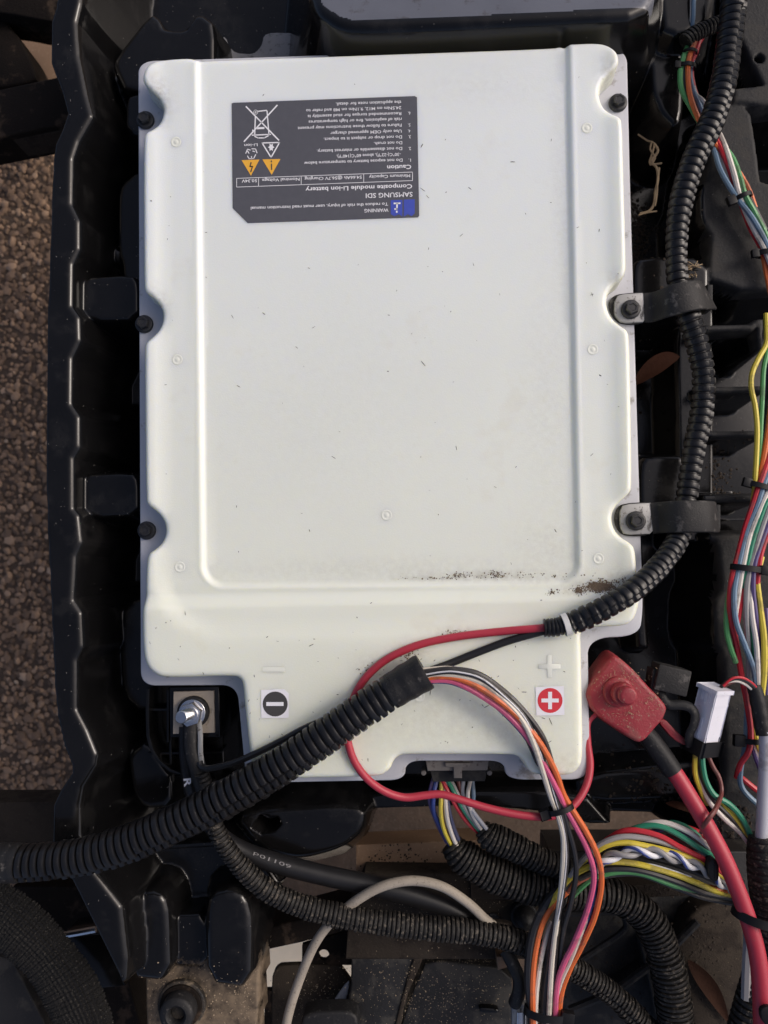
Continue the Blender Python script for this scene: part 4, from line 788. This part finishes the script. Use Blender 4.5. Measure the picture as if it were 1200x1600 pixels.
# white plug
wp = thing('plug_connector', 'white rectangular wire plug seated in a black socket', 'connector', P(1108, 1115, -100))
axd = P(1093, 1152, -62)-P(1112, 1074, -48); Lh = np.linalg.norm(axd)/2; axd /= 2*Lh
sidev = np.cross(axd, [0, 0, 1.0]); sidev /= np.linalg.norm(sidev); upv = np.cross(sidev, axd)
ang = math.radians(33); sv = sidev*math.cos(ang)+upv*math.sin(ang); uv = -sidev*math.sin(ang)+upv*math.cos(ang)
if uv[2] < 0: uv = -uv
cen = (P(1112, 1074, -48)+P(1093, 1152, -62))/2+sidev*(-6 if sidev[0] < 0 else 6)
obox(cen, axd*Lh, sv*17, uv*16, 'whiteplug', 'plug_body', wp, 1.5); obox(cen-axd*(Lh-1), axd*2.5, sv*20.5, uv*19, 'whiteplug', 'plug_flange', wp, 1)
obox(cen-axd*(Lh*.45), axd*1.0, sv*17.8, uv*16.8, 'whiteplug', 'plug_seam', wp, .5)
for k_ in (-.5, .15): obox(cen+axd*(Lh*.55)+sv*16.6+uv*16*k_, axd*Lh*.4, sv*1.6, uv*1.6, 'whiteplug', 'plug_rib', wp, .5)
for k_ in (-.45, 0, .45): obox(cen-axd*(Lh*.7)+sv*16.6+uv*16*k_, axd*Lh*.22, sv*1.4, uv*1.4, 'whiteplug', 'plug_rib', wp, .4)
obox(cen-axd*(Lh*.62)-sv*18, axd*5, sv*3, uv*5, 'whiteplug', 'plug_latch', wp, 1)
obox(cen+axd*(Lh+6), axd*12, sv*15.5, uv*15, 'plate', 'socket', wp, 2); obox(cen+axd*(Lh+12)-sv*2, axd*9, sv*22, uv*18, 'tieblack', 'socket_collar', wp, 4)
for col, r, pts in (('black', 3, [(1126, 1074, -52), (1138, 1064, -48), (1152, 1060, -48), (1168, 1065, -52), (1182, 1078, -60)]), ('red', 2, [(1130, 1072, -46), (1144, 1060, -44), (1160, 1059, -46), (1176, 1068, -54), (1186, 1080, -60)]), ('white', 2.2, [(1122, 1076, -54), (1134, 1067, -50), (1150, 1064, -50), (1164, 1069, -54), (1178, 1080, -62)]), ('brown', 2, [(1128, 1076, -58), (1140, 1068, -56), (1156, 1064, -56), (1172, 1072, -60)]),
                    ('yellow', 4.2, [(1088, 1172, -72), (1086, 1190, -72), (1087, 1212, -72), (1097, 1240, -76), (1106, 1256, -84)]), ('white', 4, [(1092, 1175, -74), (1092, 1206, -74), (1098, 1230, -74), (1108, 1252, -74), (1130, 1277, -76), (1157, 1301, -84), (1170, 1318, -92)]),
                    ('black', 4, [(1093, 1172, -70), (1095, 1205, -70), (1104, 1234, -72), (1120, 1256, -74), (1142, 1278, -78), (1162, 1304, -86), (1174, 1320, -94)]), ('teal', 4.4, [(1097, 1172, -68), (1098, 1195, -66), (1103, 1220, -66), (1116, 1242, -66), (1140, 1257, -68), (1160, 1280, -72), (1177, 1316, -80), (1184, 1340, -88)]),
                    ('yellow', 3.8, [(1114, 1248, -82), (1128, 1260, -78), (1148, 1277, -78), (1163, 1300, -84), (1172, 1316, -92)]), ('brown', 3.6, [(1106, 1180, -78), (1114, 1198, -78), (1124, 1216, -78), (1127, 1240, -72), (1118, 1264, -34), (1108, 1278, -24), (1100, 1290, -34), (1096, 1300, -60)])):
    wire(pts, r, col, wp)

# ================================================================== CABLE TIES
def tie(x, y, z, dx, dy, hw, hh, w, label, head=1, mat='tieblack', hs=8, headoff=1.15, tail=None, name='cable_tie'):
    """strap round a bundle; (dx,dy) photo direction across the bundle"""
    c = P(x, y, z); e = P(x+dx, y+dy, z)-c; e /= np.linalg.norm(e); ax = np.array([-e[1], e[0], 0])
    t = thing(name, label, 'cable tie', c)
    a = np.linspace(0, 2*np.pi, 29)[:-1]; pr = [(-1, 0), (-.9, 1.4), (.9, 1.4), (1, 0), (.9, -.8), (-.9, -.8)]; n = len(pr)
    V = []
    for q in a:
        d = e*math.cos(q)*hw+np.array([0, 0, 1.0])*math.sin(q)*hh; nrm = e*math.cos(q)*hh+np.array([0, 0, 1.0])*math.sin(q)*hw; nrm /= np.linalg.norm(nrm)
        for s_, o_ in pr: V.append(c+d+ax*s_*w/2+nrm*o_)
    f = []
    for i in range(len(a)):
        i2 = (i+1) % len(a)
        for j in range(n): f.append((i*n+j, i*n+(j+1) % n, i2*n+(j+1) % n, i2*n+j))
    mk('strap', V, f, mat, t, sharp=60)
    if hs: obox(c+e*head*hw*headoff+np.array([0, 0, hh*.35]), e*hs*.8, ax*hs*.85, np.array([0, 0, hs*.55]), mat, 'head', t, 1.5)
    if tail: obox(c+e*head*(hw*headoff+tail/2)+np.array([0, 0, hh*.3]), e*tail/2, ax*w*.4, np.array([0, 0, .9]), mat, 'tail', t, .4)
    return t
tie(884, 976, 31, -.3, -1, 16, 16, 9, 'translucent white cable tie clinched round the hose end on the battery', mat='tiewhite', hs=0)
tie(874, 1264, -16, -.95, .28, 21, 15, 9, 'black cable tie joining the red wire to the pink and orange wires', 1, hs=8.5)
tie(852, 1582, -114, 1, .16, 34, 20, 13, 'wide black cable tie round the dirty front wires past the orange ones', 1, hs=13, headoff=1.02)
tie(1078, 83, -72, 1, .12, 11, 11, 5, 'black cable tie nearest the mouth of the short ribbed sleeve', hs=0)
tie(1073, 105, -70, 1, .08, 14, 11, 7, 'black cable tie gripping the green and orange wires below the ribbed sleeve', -1, hs=7)
tie(1160, 308, -72, 1, -.38, 15, 12, 8, 'black cable tie gripping the green, white and blue wires on the dusty plate', -1, hs=9, headoff=1.4)
tie(1196, 396, -76, 1, -.1, 16, 12, 9, 'black cable tie near the bottom edge of the dusty plate', -1, hs=8, headoff=1.15)
tie(1186, 760, -68, 1, .28, 22, 13, 9, 'black cable tie above the scuffed clamp level where yellow wire joins the red', -1, hs=8.5, headoff=1.0)
tie(1166, 888, -60, 1, .12, 24, 13, 10, 'black cable tie squeezing the flat fan of red, blue, white and purple wires', 1, hs=9, headoff=1.15, tail=14)
tie(1173, 1157, -88, 1, .05, 17, 12, 9, 'black cable tie beside the white plug holding red, blue and yellow wires', -1, hs=11, headoff=1.2)
tie(1180, 1432, -40, 1, .28, 34, 30, 14, 'broad black strap looped round the thick red cable', hs=0, name='cable_strap')
plate([(1108, 1350), (1114, 1342), (1120, 1344), (1125, 1356), (1124, 1376), (1116, 1380), (1110, 1374), (1108, 1362)], -80, -48, 'rubber', 'rubber_tab', None, 4, 1, label='small dark rubber tab sticking up over the loom beside the red cable', cat='tab')
plate([(1188, 1578), (1200, 1572), (1225, 1580), (1225, 1612), (1200, 1606), (1190, 1594)], -6, 2, 'tieblack', 'strap_end', None, 2, 1, label='black strap end lying on the lower part of the thick red cable', cat='strap')

# ================================================================== SURROUNDING FRAME AND LOWER PARTS
plate([(-60, -60), (92, -60), (92, 34), (60, 30), (20, 22), (-60, 12)], -420, -330, 'frame', 'cross_beam', None, 4, 0, label='dark brown cross beam behind the gravel at the tray corner', cat='beam')
plate([(-60, 15), (2, 22), (18, 45), (30, 58), (44, 84), (54, 108), (57, 128), (-60, 146)], -460, -360, 'frame', 'axle_housing', None, 6, 1, label='dark rounded housing wedged between the brown beam and black rail', cat='housing')
plate([(-60, 10), (110, 10), (110, 140), (-60, 160)], -640, -560, 'tan', 'splash_panel', None, 4, 0, label='sandy brown dusty panel low behind the dark housing', cat='panel')
bt = thing('side_rail', 'black rail with a thin brown lower edge crossing under the tray lip', 'rail', P(20, 180, -330))
plate([(-80, 156), (125, 112), (130, 190), (-80, 232)], -340, -250, 'frame', 'rail_web', bt, 5, 0); plate([(-80, 226), (130, 190), (130, 198), (-80, 236)], -330, -262, 'rail', 'rail_edge', bt, 2, 0)
plate([(-60, 1253), (110, 1253), (110, 1345), (-60, 1348)], -360, -280, 'rail', 'lower_rail', None, 4, 0, label='flat brown dusty rail under the tray below the gravel', cat='rail')
plate([(20, 1385), (160, 1385), (230, 1640), (20, 1640)], -420, -330, 'frame', 'under_panel', None, 4, 0, label='dark dirty panel under the braided sleeve', cat='panel')
c = spline(np.array([[*P(x, y, z), PX(r, z)] for x, y, z, r in [(-80, 1376, -110, 40), (-40, 1400, -108, 41), (6, 1430, -106, 42), (40, 1459, -105, 42), (72, 1492, -105, 42), (100, 1531, -105, 42), (121, 1571, -105, 42), (136, 1612, -105, 42), (150, 1690, -105, 42)]]), 4)
c, ss = resample(c, 2.2); NS = 170; vb, fb = sweep(c[:, :3], c[:, 3]*(1+.03*np.sin(ss*.05)+.015*np.sin(ss*.23)), NS, .3)
aa = np.linspace(0, 2*np.pi, NS, endpoint=False)[None]; wv = np.sin(19*aa+ss[:, None]*.55)*np.sin(19*aa-ss[:, None]*.55)
vb = vb+(np.repeat(c[:, None, :3], NS, 1).reshape(-1, 3)-vb)*(-.09*np.tanh(3*wv)).reshape(-1, 1)
mk('braided_sleeve', vb, fb, 'weave', label='flat black woven sleeve hanging past the tray corner', cat='sleeve')
wire([(60, 1466, -190), (105, 1460, -185), (150, 1452, -185)], 5, 'grey', name='steel_rod', mat='brightsteel', label='short bright steel rod beside the woven sleeve', cat='rod')
plate([(95, 1466), (160, 1458), (196, 1540), (150, 1545)], -280, -200, 'tray', 'black_block', None, 3, 0, label='black block below the bright steel rod', cat='block')
plate([(-60, 1480), (20, 1500), (90, 1640), (-60, 1660)], -260, -200, 'plate', 'dark_cover', None, 4, 0, label='flat dark cover under the woven sleeve', cat='cover')
# bracket bolt in sandy dust
t = thing('bracket_bolt', 'large dusty hollow black bolt in a round washer on the sandy bracket', 'bolt', P(283, 1570, -140))
c = P(283, 1572, -130); disc(c, 41, -142, -130, 'sandy', 'washer', t, 3, 36); disc(c, 36, -131, -126, 'frame', 'washer_rim', t, 2, 36)
a_ = np.linspace(0, 2*np.pi, 33)[:-1]; R_ = [np.column_stack([c[0]+r*np.cos(a_), c[1]+r*np.sin(a_), np.full(32, z)]) for r, z in ((29, -128), (29, -104), (26, -100), (17, -99), (13, -103), (12, -116))]
mk('bolt_head', *loft(R_), 'tape', t, sharp=50); disc(c, 12, -122, -113, 'sandy', 'socket_dust', t, 1)
# grey rounded plate behind the battery
plate([(343, 58), (352, 57), (358, 72), (368, 82), (395, 84), (408, 72), (412, 54), (425, 50), (460, 51), (486, 62), (508, 88), (508, 130), (340, 130)], -220, -190, 'greyplate', 'rounded_plate', None, 3, 1, label='dusty grey rounded plate just behind the battery edge', cat='plate')
# lower frame below the battery front
plate([(556, 1320), (760, 1312), (820, 1330), (820, 1372), (556, 1372)], -330, -262, 'tan', 'tan_panel', None, 3, 0, label='tan dusty panel showing under the tray front by the connector wires', cat='panel')
plate([(570, 1362), (870, 1366), (880, 1500), (540, 1500), (545, 1420)], -320, -215, 'rail', 'crossmember', None, 5, 0, label='dirt-caked brown crossmember behind the corrugated sleeve', cat='beam')
plate([(400, 1455), (560, 1412), (560, 1450), (470, 1473), (400, 1488)], -330, -240, 'frame', 'lower_brace', None, 3, 0, label='dark brace just above the bright opening', cat='brace')
# plate with the round hole (strip between two notches)
pz = -300
p4 = thing('slotted_bracket', 'dark brown bracket with a round hole beside the pale opening', 'bracket', P(500, 1540, pz-20))
q = pw([(472, 1477), (552, 1452), (552, 1508), (472, 1507)], pz); hc = P(506, 1492, pz); hr = 10
a_ = np.linspace(0, 2*np.pi, 25)[:-1]; circ_ = np.column_stack([hc[0]+hr*np.cos(a_), hc[1]+hr*np.sin(a_)]); sq = []
cq = ccw(q); dq = dense(cq, 8)
ang_ = np.arctan2(dq[:, 1]-hc[1], dq[:, 0]-hc[0]); inn = np.column_stack([hc[0]+hr*np.cos(ang_), hc[1]+hr*np.sin(ang_)]); n = len(dq)
V = np.vstack([np.column_stack([dq, np.full(n, pz)]), np.column_stack([inn, np.full(n, pz)]), np.column_stack([inn, np.full(n, pz-12)]), np.column_stack([dq, np.full(n, pz-12)])])
f = [(i+a*n, (i+1) % n+a*n, (i+1) % n+((a+1) % 4)*n, i+((a+1) % 4)*n) for a in range(4) for i in range(n)]
mk('hole_strip', V, f, 'frame', p4, sharp=30)
plate([(440, 1508), (552, 1508), (552, 1660), (424, 1660), (424, 1530), (430, 1514)], pz-12, pz+2, 'rail', 'bracket_face', p4, 3, 1)
plate([(414, 1548), (428, 1548), (426, 1660), (410, 1660)], pz-14, pz, 'frame', 'bracket_leg', p4, 2, 0)
plate([(547, 1532), (542, 1560), (530, 1590), (524, 1600), (500, 1600), (512, 1580), (535, 1545)], -265, -258, 'felt', 'felt_strip', None, 2, 1, label='pale grey felt strip wedged beside the black panel', cat='strip')
plate([(550, 1456), (660, 1468), (655, 1500), (630, 1560), (612, 1640), (524, 1640), (540, 1590), (548, 1540)], -270, -225, 'plate', 'skid_plate', None, 4, 0, label='smooth black panel under the corrugated sleeve, next to the felt strip', cat='panel')
plate([(652, 1478), (662, 1478), (656, 1510), (634, 1560), (620, 1640), (608, 1640), (628, 1560)], -230, -221, 'rail', 'dusty_edge_strip', None, 2, 0, label='dusty sloping edge strip between the two black panels', cat='strip')
plate([(664, 1506), (690, 1502), (780, 1512), (800, 1530), (806, 1640), (616, 1640), (640, 1560)], -270, -235, 'plate', 'black_cover', None, 4, 0, label='wide black speckled cover with a short raised bar', cat='cover')
plate([(748, 1574), (778, 1576), (780, 1584), (750, 1583)], -236, -222, 'tray', 'raised_bar', None, 3, 1, label='short glossy raised bar on the speckled cover', cat='bar')
plate([(488, 1582), (545, 1580), (560, 1590), (560, 1640), (470, 1640), (470, 1590)], -220, -180, 'tape', 'rounded_cover', None, 6, 1, label='dark rounded cap in front of the slotted bracket', cat='cap')
sb = thing('cable_bracket', 'shiny bent steel bracket at the end of a short black cable', 'bracket', P(815, 1580, -160))
wire([(790, 1485, -150), (802, 1508, -140), (811, 1530, -136), (810, 1552, -140), (804, 1568, -150)], 10, 'black', sb, 'cable', mat='tape', sides=14)
plate([(804, 1552), (812, 1552), (812, 1566), (826, 1572), (834, 1582), (834, 1640), (800, 1640), (800, 1570)], -165, -148, 'steel', 'bent_plate', sb, 3, 1); plate([(808, 1582), (822, 1582), (822, 1640), (806, 1640)], -150, -143, 'brightsteel', 'raised_face', sb, 2, 0)
plate([(776, 1495), (792, 1495), (792, 1512), (778, 1516)], -215, -185, 'tan', 'rust_block', None, 2, 0, label='small tan rusty block beside the short black cable', cat='block')
t = thing('rubber_plug', 'small domed black rubber plug on the crossmember', 'plug', P(822, 1440, -200)); c = P(822, 1440, -180)
a_ = np.linspace(0, 2*np.pi, 25)[:-1]; R_ = [np.column_stack([c[0]+r*np.cos(a_), c[1]+r*np.sin(a_), np.full(24, z)]) for r, z in ((20, -205), (19, -190), (15, -178), (8, -172), (2, -170))]
mk('plug_dome', *loft(R_), 'tape', t); disc(c, 24, -216, -200, 'tape', 'plug_flange', t, 3)
disc(P(770, 1438, -215), 14, -218, -211, 'tape', 'grommet', None, 2, label='flat black grommet beside the corroded cable lug', cat='grommet')
# lower right floor
plate([(860, 1330), (1260, 1330), (1260, 1660), (850, 1660)], -420, -300, 'plate', 'floor_pan', None, 4, 0, label='dark dusty floor pan below the looms', cat='floor pan')
plate([(1080, 1420), (1160, 1400), (1170, 1660), (1080, 1660), (1050, 1500)], -300, -250, 'rail', 'pan_cover', None, 6, 1, label='dirty brown cover under the red cable', cat='cover')
plate([(960, 1385), (1080, 1378), (1085, 1400), (960, 1405)], -250, -205, 'rail', 'ledge', None, 3, 0, label='narrow dusty ledge below the green wire', cat='ledge')
wire([(880, 1428, -240), (960, 1425, -236), (978, 1440, -236), (972, 1456, -236), (930, 1485, -240), (900, 1505, -245)], 5, 'black', name='wire_form', mat='plate', label='bent black rod forming a hairpin on the floor pan', cat='rod')
wire([(1090, 1440, -240), (1040, 1490, -245), (1000, 1520, -248), (960, 1548, -250), (890, 1578, -252)], 6, 'black', name='pan_rib', mat='plate', label='long straight rib sloping across the floor pan', cat='rib')

# ================================================================== LEAVES AND LITTER
def leaf(pts, wmax, mat, label, name='dry_leaf', curl=4):
    c, s = resample(spline(path(pts)), 4); T = np.gradient(c, axis=0); T /= np.linalg.norm(T, axis=1)[:, None]; sd_ = np.cross(T, [0, 0, 1.0]); sd_ /= np.linalg.norm(sd_, axis=1)[:, None]
    t = s/s[-1]; w = wmax*np.sin(np.pi*t**.8)**.9+.4; n = len(c); V = []
    for k_, q in enumerate((-1, -.5, 0, .5, 1)): V.append(c+sd_*(w*q)[:, None]+np.array([0, 0, 1.0])*(curl*(q*q))*np.sin(np.pi*t)[:, None])
    V = np.stack(V, 1); Vb = V-np.array([0, 0, .8]); V = np.concatenate([V, Vb[:, ::-1]], 1).reshape(-1, 3); m_ = 10; f = []
    for i in range(n-1):
        for j in range(m_): f.append((i*m_+j, i*m_+(j+1) % m_, (i+1)*m_+(j+1) % m_, (i+1)*m_+j))
    f += [tuple(range(m_))[::-1], tuple((n-1)*m_+j for j in range(m_))]
    return mk(name, V, f, mat, label=label, cat='leaf')
leaf([(1062, 557, -150), (1040, 562, -150), (1015, 578, -155), (985, 605, -165)], 15, 'leaf', 'dry reddish leaf lying beside the battery near the smooth dark clamp')
leaf([(1040, 1255, -135), (1062, 1258, -128), (1086, 1270, -130)], 6, 'leaf', 'narrow brown dry leaf beside the thick red cable')
leaf([(1075, 1500, -240), (1110, 1545, -240), (1140, 1600, -240)], 14, 'leafdark', 'dull brown leaf on the dirty cover under the red cable')
rt_ = thing('root_fibre', 'pale tangled dry root hanging beside the battery corner', 'root', P(1020, 280, -180))
for pts, r in (([(997, 210, -150), (1012, 220, -146), (1022, 224, -142), (1019, 240, -140), (1015, 256, -138), (1028, 256, -136), (1034, 255, -136)], 1.6), ([(1022, 224, -142), (1028, 236, -140), (1018, 252, -138), (1026, 262, -138), (1028, 280, -140), (1024, 300, -142), (1022, 318, -146), (1014, 330, -148), (1000, 334, -152)], 2.2),
               ([(1030, 262, -138), (1027, 285, -138), (1026, 305, -142), (1023, 322, -145)], 1.8), ([(1018, 222, -142), (1016, 234, -140), (1024, 246, -138), (1016, 258, -138)], 1.5), ([(1026, 330, -150), (1012, 332, -148), (998, 336, -150)], 1.4)):
    wire(pts, r, 'cream', rt_, 'strand', mat='straw', sides=6)
sw = thing('straw_tuft', 'tuft of dry straw caught beside the hose above the smooth clamp', 'straw', P(1080, 425, -98))
for k_ in range(16):
    x, y = 1073+rng.uniform(0, 16), 410+rng.uniform(0, 26); a_ = rng.uniform(0, 3.1); l_ = rng.uniform(5, 12)
    wire([(x-l_*math.cos(a_), y-l_*math.sin(a_)*.6, -96), (x, y, -90+rng.uniform(-3, 3)), (x+l_*math.cos(a_+.3), y+l_*math.sin(a_+.3)*.6, -94)], .8, 'cream', sw, 'straw_blade', mat='straw', sides=4)
def grains(spots, mat, name, label, rmin, rmax, zoff=0.0, surf=None, elong=1.0):
    V, Fc, k_ = [], [], 0
    for x, y, z, n_, sx, sy in spots:
        for _ in range(n_):
            px, py = x+rng.normal()*sx, y+rng.normal()*sy; c = P(px, py, z)
            if surf == 'tray':
                ii = int(np.clip(round((c[1]-ys[0])/ST), 0, len(ys)-1)); jj = int(np.clip(round((c[0]-xs[0])/ST), 0, len(xs)-1))
                if dout[ii, jj] > -2: continue
                c = np.array([c[0], c[1], H[ii, jj]])
            elif surf is not None:
                if sdf(O[::6], np.array([c[0]]), np.array([c[1]]))[0] > -4: continue
                z_ = float(hgt(np.array([c[0]]), np.array([c[1]]))[0][0]); c = P(px, py, z_)
            r = rng.uniform(rmin, rmax)*rng.uniform(.6, 1.3); a = rng.uniform(0, 6.28); e_ = 1+(elong-1)*rng.uniform(0, 1)
            q = iv*(1+rng.normal(size=(len(iv), 1))*.2)*np.array([r*e_, r/math.sqrt(e_), r*.55/math.sqrt(e_)]); R = np.array([[math.cos(a), -math.sin(a), 0], [math.sin(a), math.cos(a), 0], [0, 0, 1]])
            V.append(q@R.T+c+[0, 0, r*.2+zoff]); Fc.append(ifc+k_); k_ += len(iv)
    return mk(name, np.vstack(V), np.vstack(Fc).tolist(), mat, label=label, kind='stuff')
grains([(940, 917, 0, 1500, 11, 3.6), (905, 922, 0, 220, 4, 3), (925, 921, 0, 60, 22, 2), (862, 926, 0, 40, 4, 2), (972, 908, 0, 40, 6, 5), (720, 899, -10, 50, 9, 2.5), (775, 898, -10, 60, 8, 2.5), (690, 903, -10, 40, 30, 1.5), (820, 899, -10, 60, 40, 2.5), (640, 1023, 10, 60, 6, 5), (712, 988, 10, 40, 8, 1.6), (580, 1048, 10, 40, 9, 6)],
       'crumb', 'soil_crumbs', 'brown soil crumbs caught on the battery lid', .45, 1.25, surf=True)
grains([(600, 500, -12, 110, 230, 260), (600, 1080, 10, 90, 190, 60), (250, 600, 0, 16, 20, 250), (940, 500, 0, 18, 22, 200)], 'speck', 'lid_specks', 'dark specks and clippings scattered over the battery lid', .4, 1.0, surf=True, elong=5)
grains([(1010, 360, -205, 420, 16, 30), (1000, 320, -215, 160, 12, 16), (1150, 735, -150, 160, 14, 22), (1000, 560, -210, 60, 8, 60), (1150, 1300, -118, 120, 30, 16), (1060, 1250, -190, 120, 50, 16), (1010, 1210, -195, 60, 40, 20)], 'soil', 'loose_soil', 'clumped dark soil lying in the gaps of the tray', .8, 3.4, surf='tray')
grains([(985, 1058, -36, 70, 14, 10), (1015, 1095, -36, 60, 10, 10), (945, 1075, -36, 30, 10, 14), (975, 1115, -36, 30, 16, 10)], 'straw', 'boot_dust', 'dry grass clippings stuck on the red rubber boot', .35, .8, elong=5)
grains([(300, 1560, -138, 260, 60, 40), (230, 1560, -138, 120, 20, 40), (380, 1570, -138, 120, 14, 40)], 'sandgrain', 'sand_grains', 'coarse sand grains on the dusty bracket', .4, 1.3, surf='tray')
grains([(720, 1560, -235, 420, 50, 30), (600, 1540, -225, 220, 30, 45), (500, 1560, -298, 260, 28, 26), (690, 1430, -215, 320, 70, 26), (740, 1498, -236, 160, 40, 4), (640, 1540, -221, 120, 8, 40)], 'sandgrain', 'panel_dust', 'sandy dust and grit on the panels below the battery', .35, 1.0)
grains([(960, 1500, -300, 300, 60, 50), (1100, 1500, -250, 200, 26, 60), (620, 1345, -262, 120, 30, 14), (1020, 1390, -205, 160, 36, 6)], 'soil', 'pan_grit', 'dark grit lying on the floor pan and ledge', .6, 2.2)
# hardware on the crossmember: two small hex bolts, a lap joint and two stiffening ribs
bolt(700, 1420, -215, 'rusty hex bolt on the crossmember behind the beige cable', 10, 7, 9, 'frame_bolt', None, 'rail')
bolt(600, 1480, -226, 'small dark hex bolt on the smooth skid plate', 9, 6.5, 8, 'frame_bolt', None, 'bolt')
plate([(735, 1375), (866, 1378), (868, 1408), (736, 1404)], -216, -209, 'rail', 'lap_plate', None, 2, 0, label='thin brown plate lapped over the crossmember under the dirty conduits', cat='plate')
for q_, lb_ in (([(1000, 1470), (1010, 1466), (1040, 1600), (1028, 1604)], 'raised rib on the floor pan beside the wide dirty conduit'), ([(930, 1560), (1000, 1512), (1006, 1520), (936, 1570)], 'raised rib crossing the floor pan below the hairpin rod')):
    plate(q_, -302, -270, 'plate', 'stiffening_rib', None, 3, 0, label=lb_, cat='rib')
# dust and clippings lying on the tray
sel = rng.choice(len(TV), 2600); V, Fc, k_ = [], [], 0
for q0 in TV[sel]:
    if FLOOR+3 > q0[2]: pass
    r = rng.uniform(.25, .85)*rng.uniform(.5, 1.2); a = rng.uniform(0, 6.28); e_ = rng.uniform(1, 3)
    q = iv*np.array([r*e_, r/math.sqrt(e_), r*.5]); R = np.array([[math.cos(a), -math.sin(a), 0], [math.sin(a), math.cos(a), 0], [0, 0, 1]])
    V.append(q@R.T+q0+[0, 0, r*.2]); Fc.append(ifc+k_); k_ += len(iv)
mk('tray_dust', np.vstack(V), np.vstack(Fc).tolist(), 'dustspeck', label='pale dust specks and clippings sprinkled over the black tray', kind='stuff')
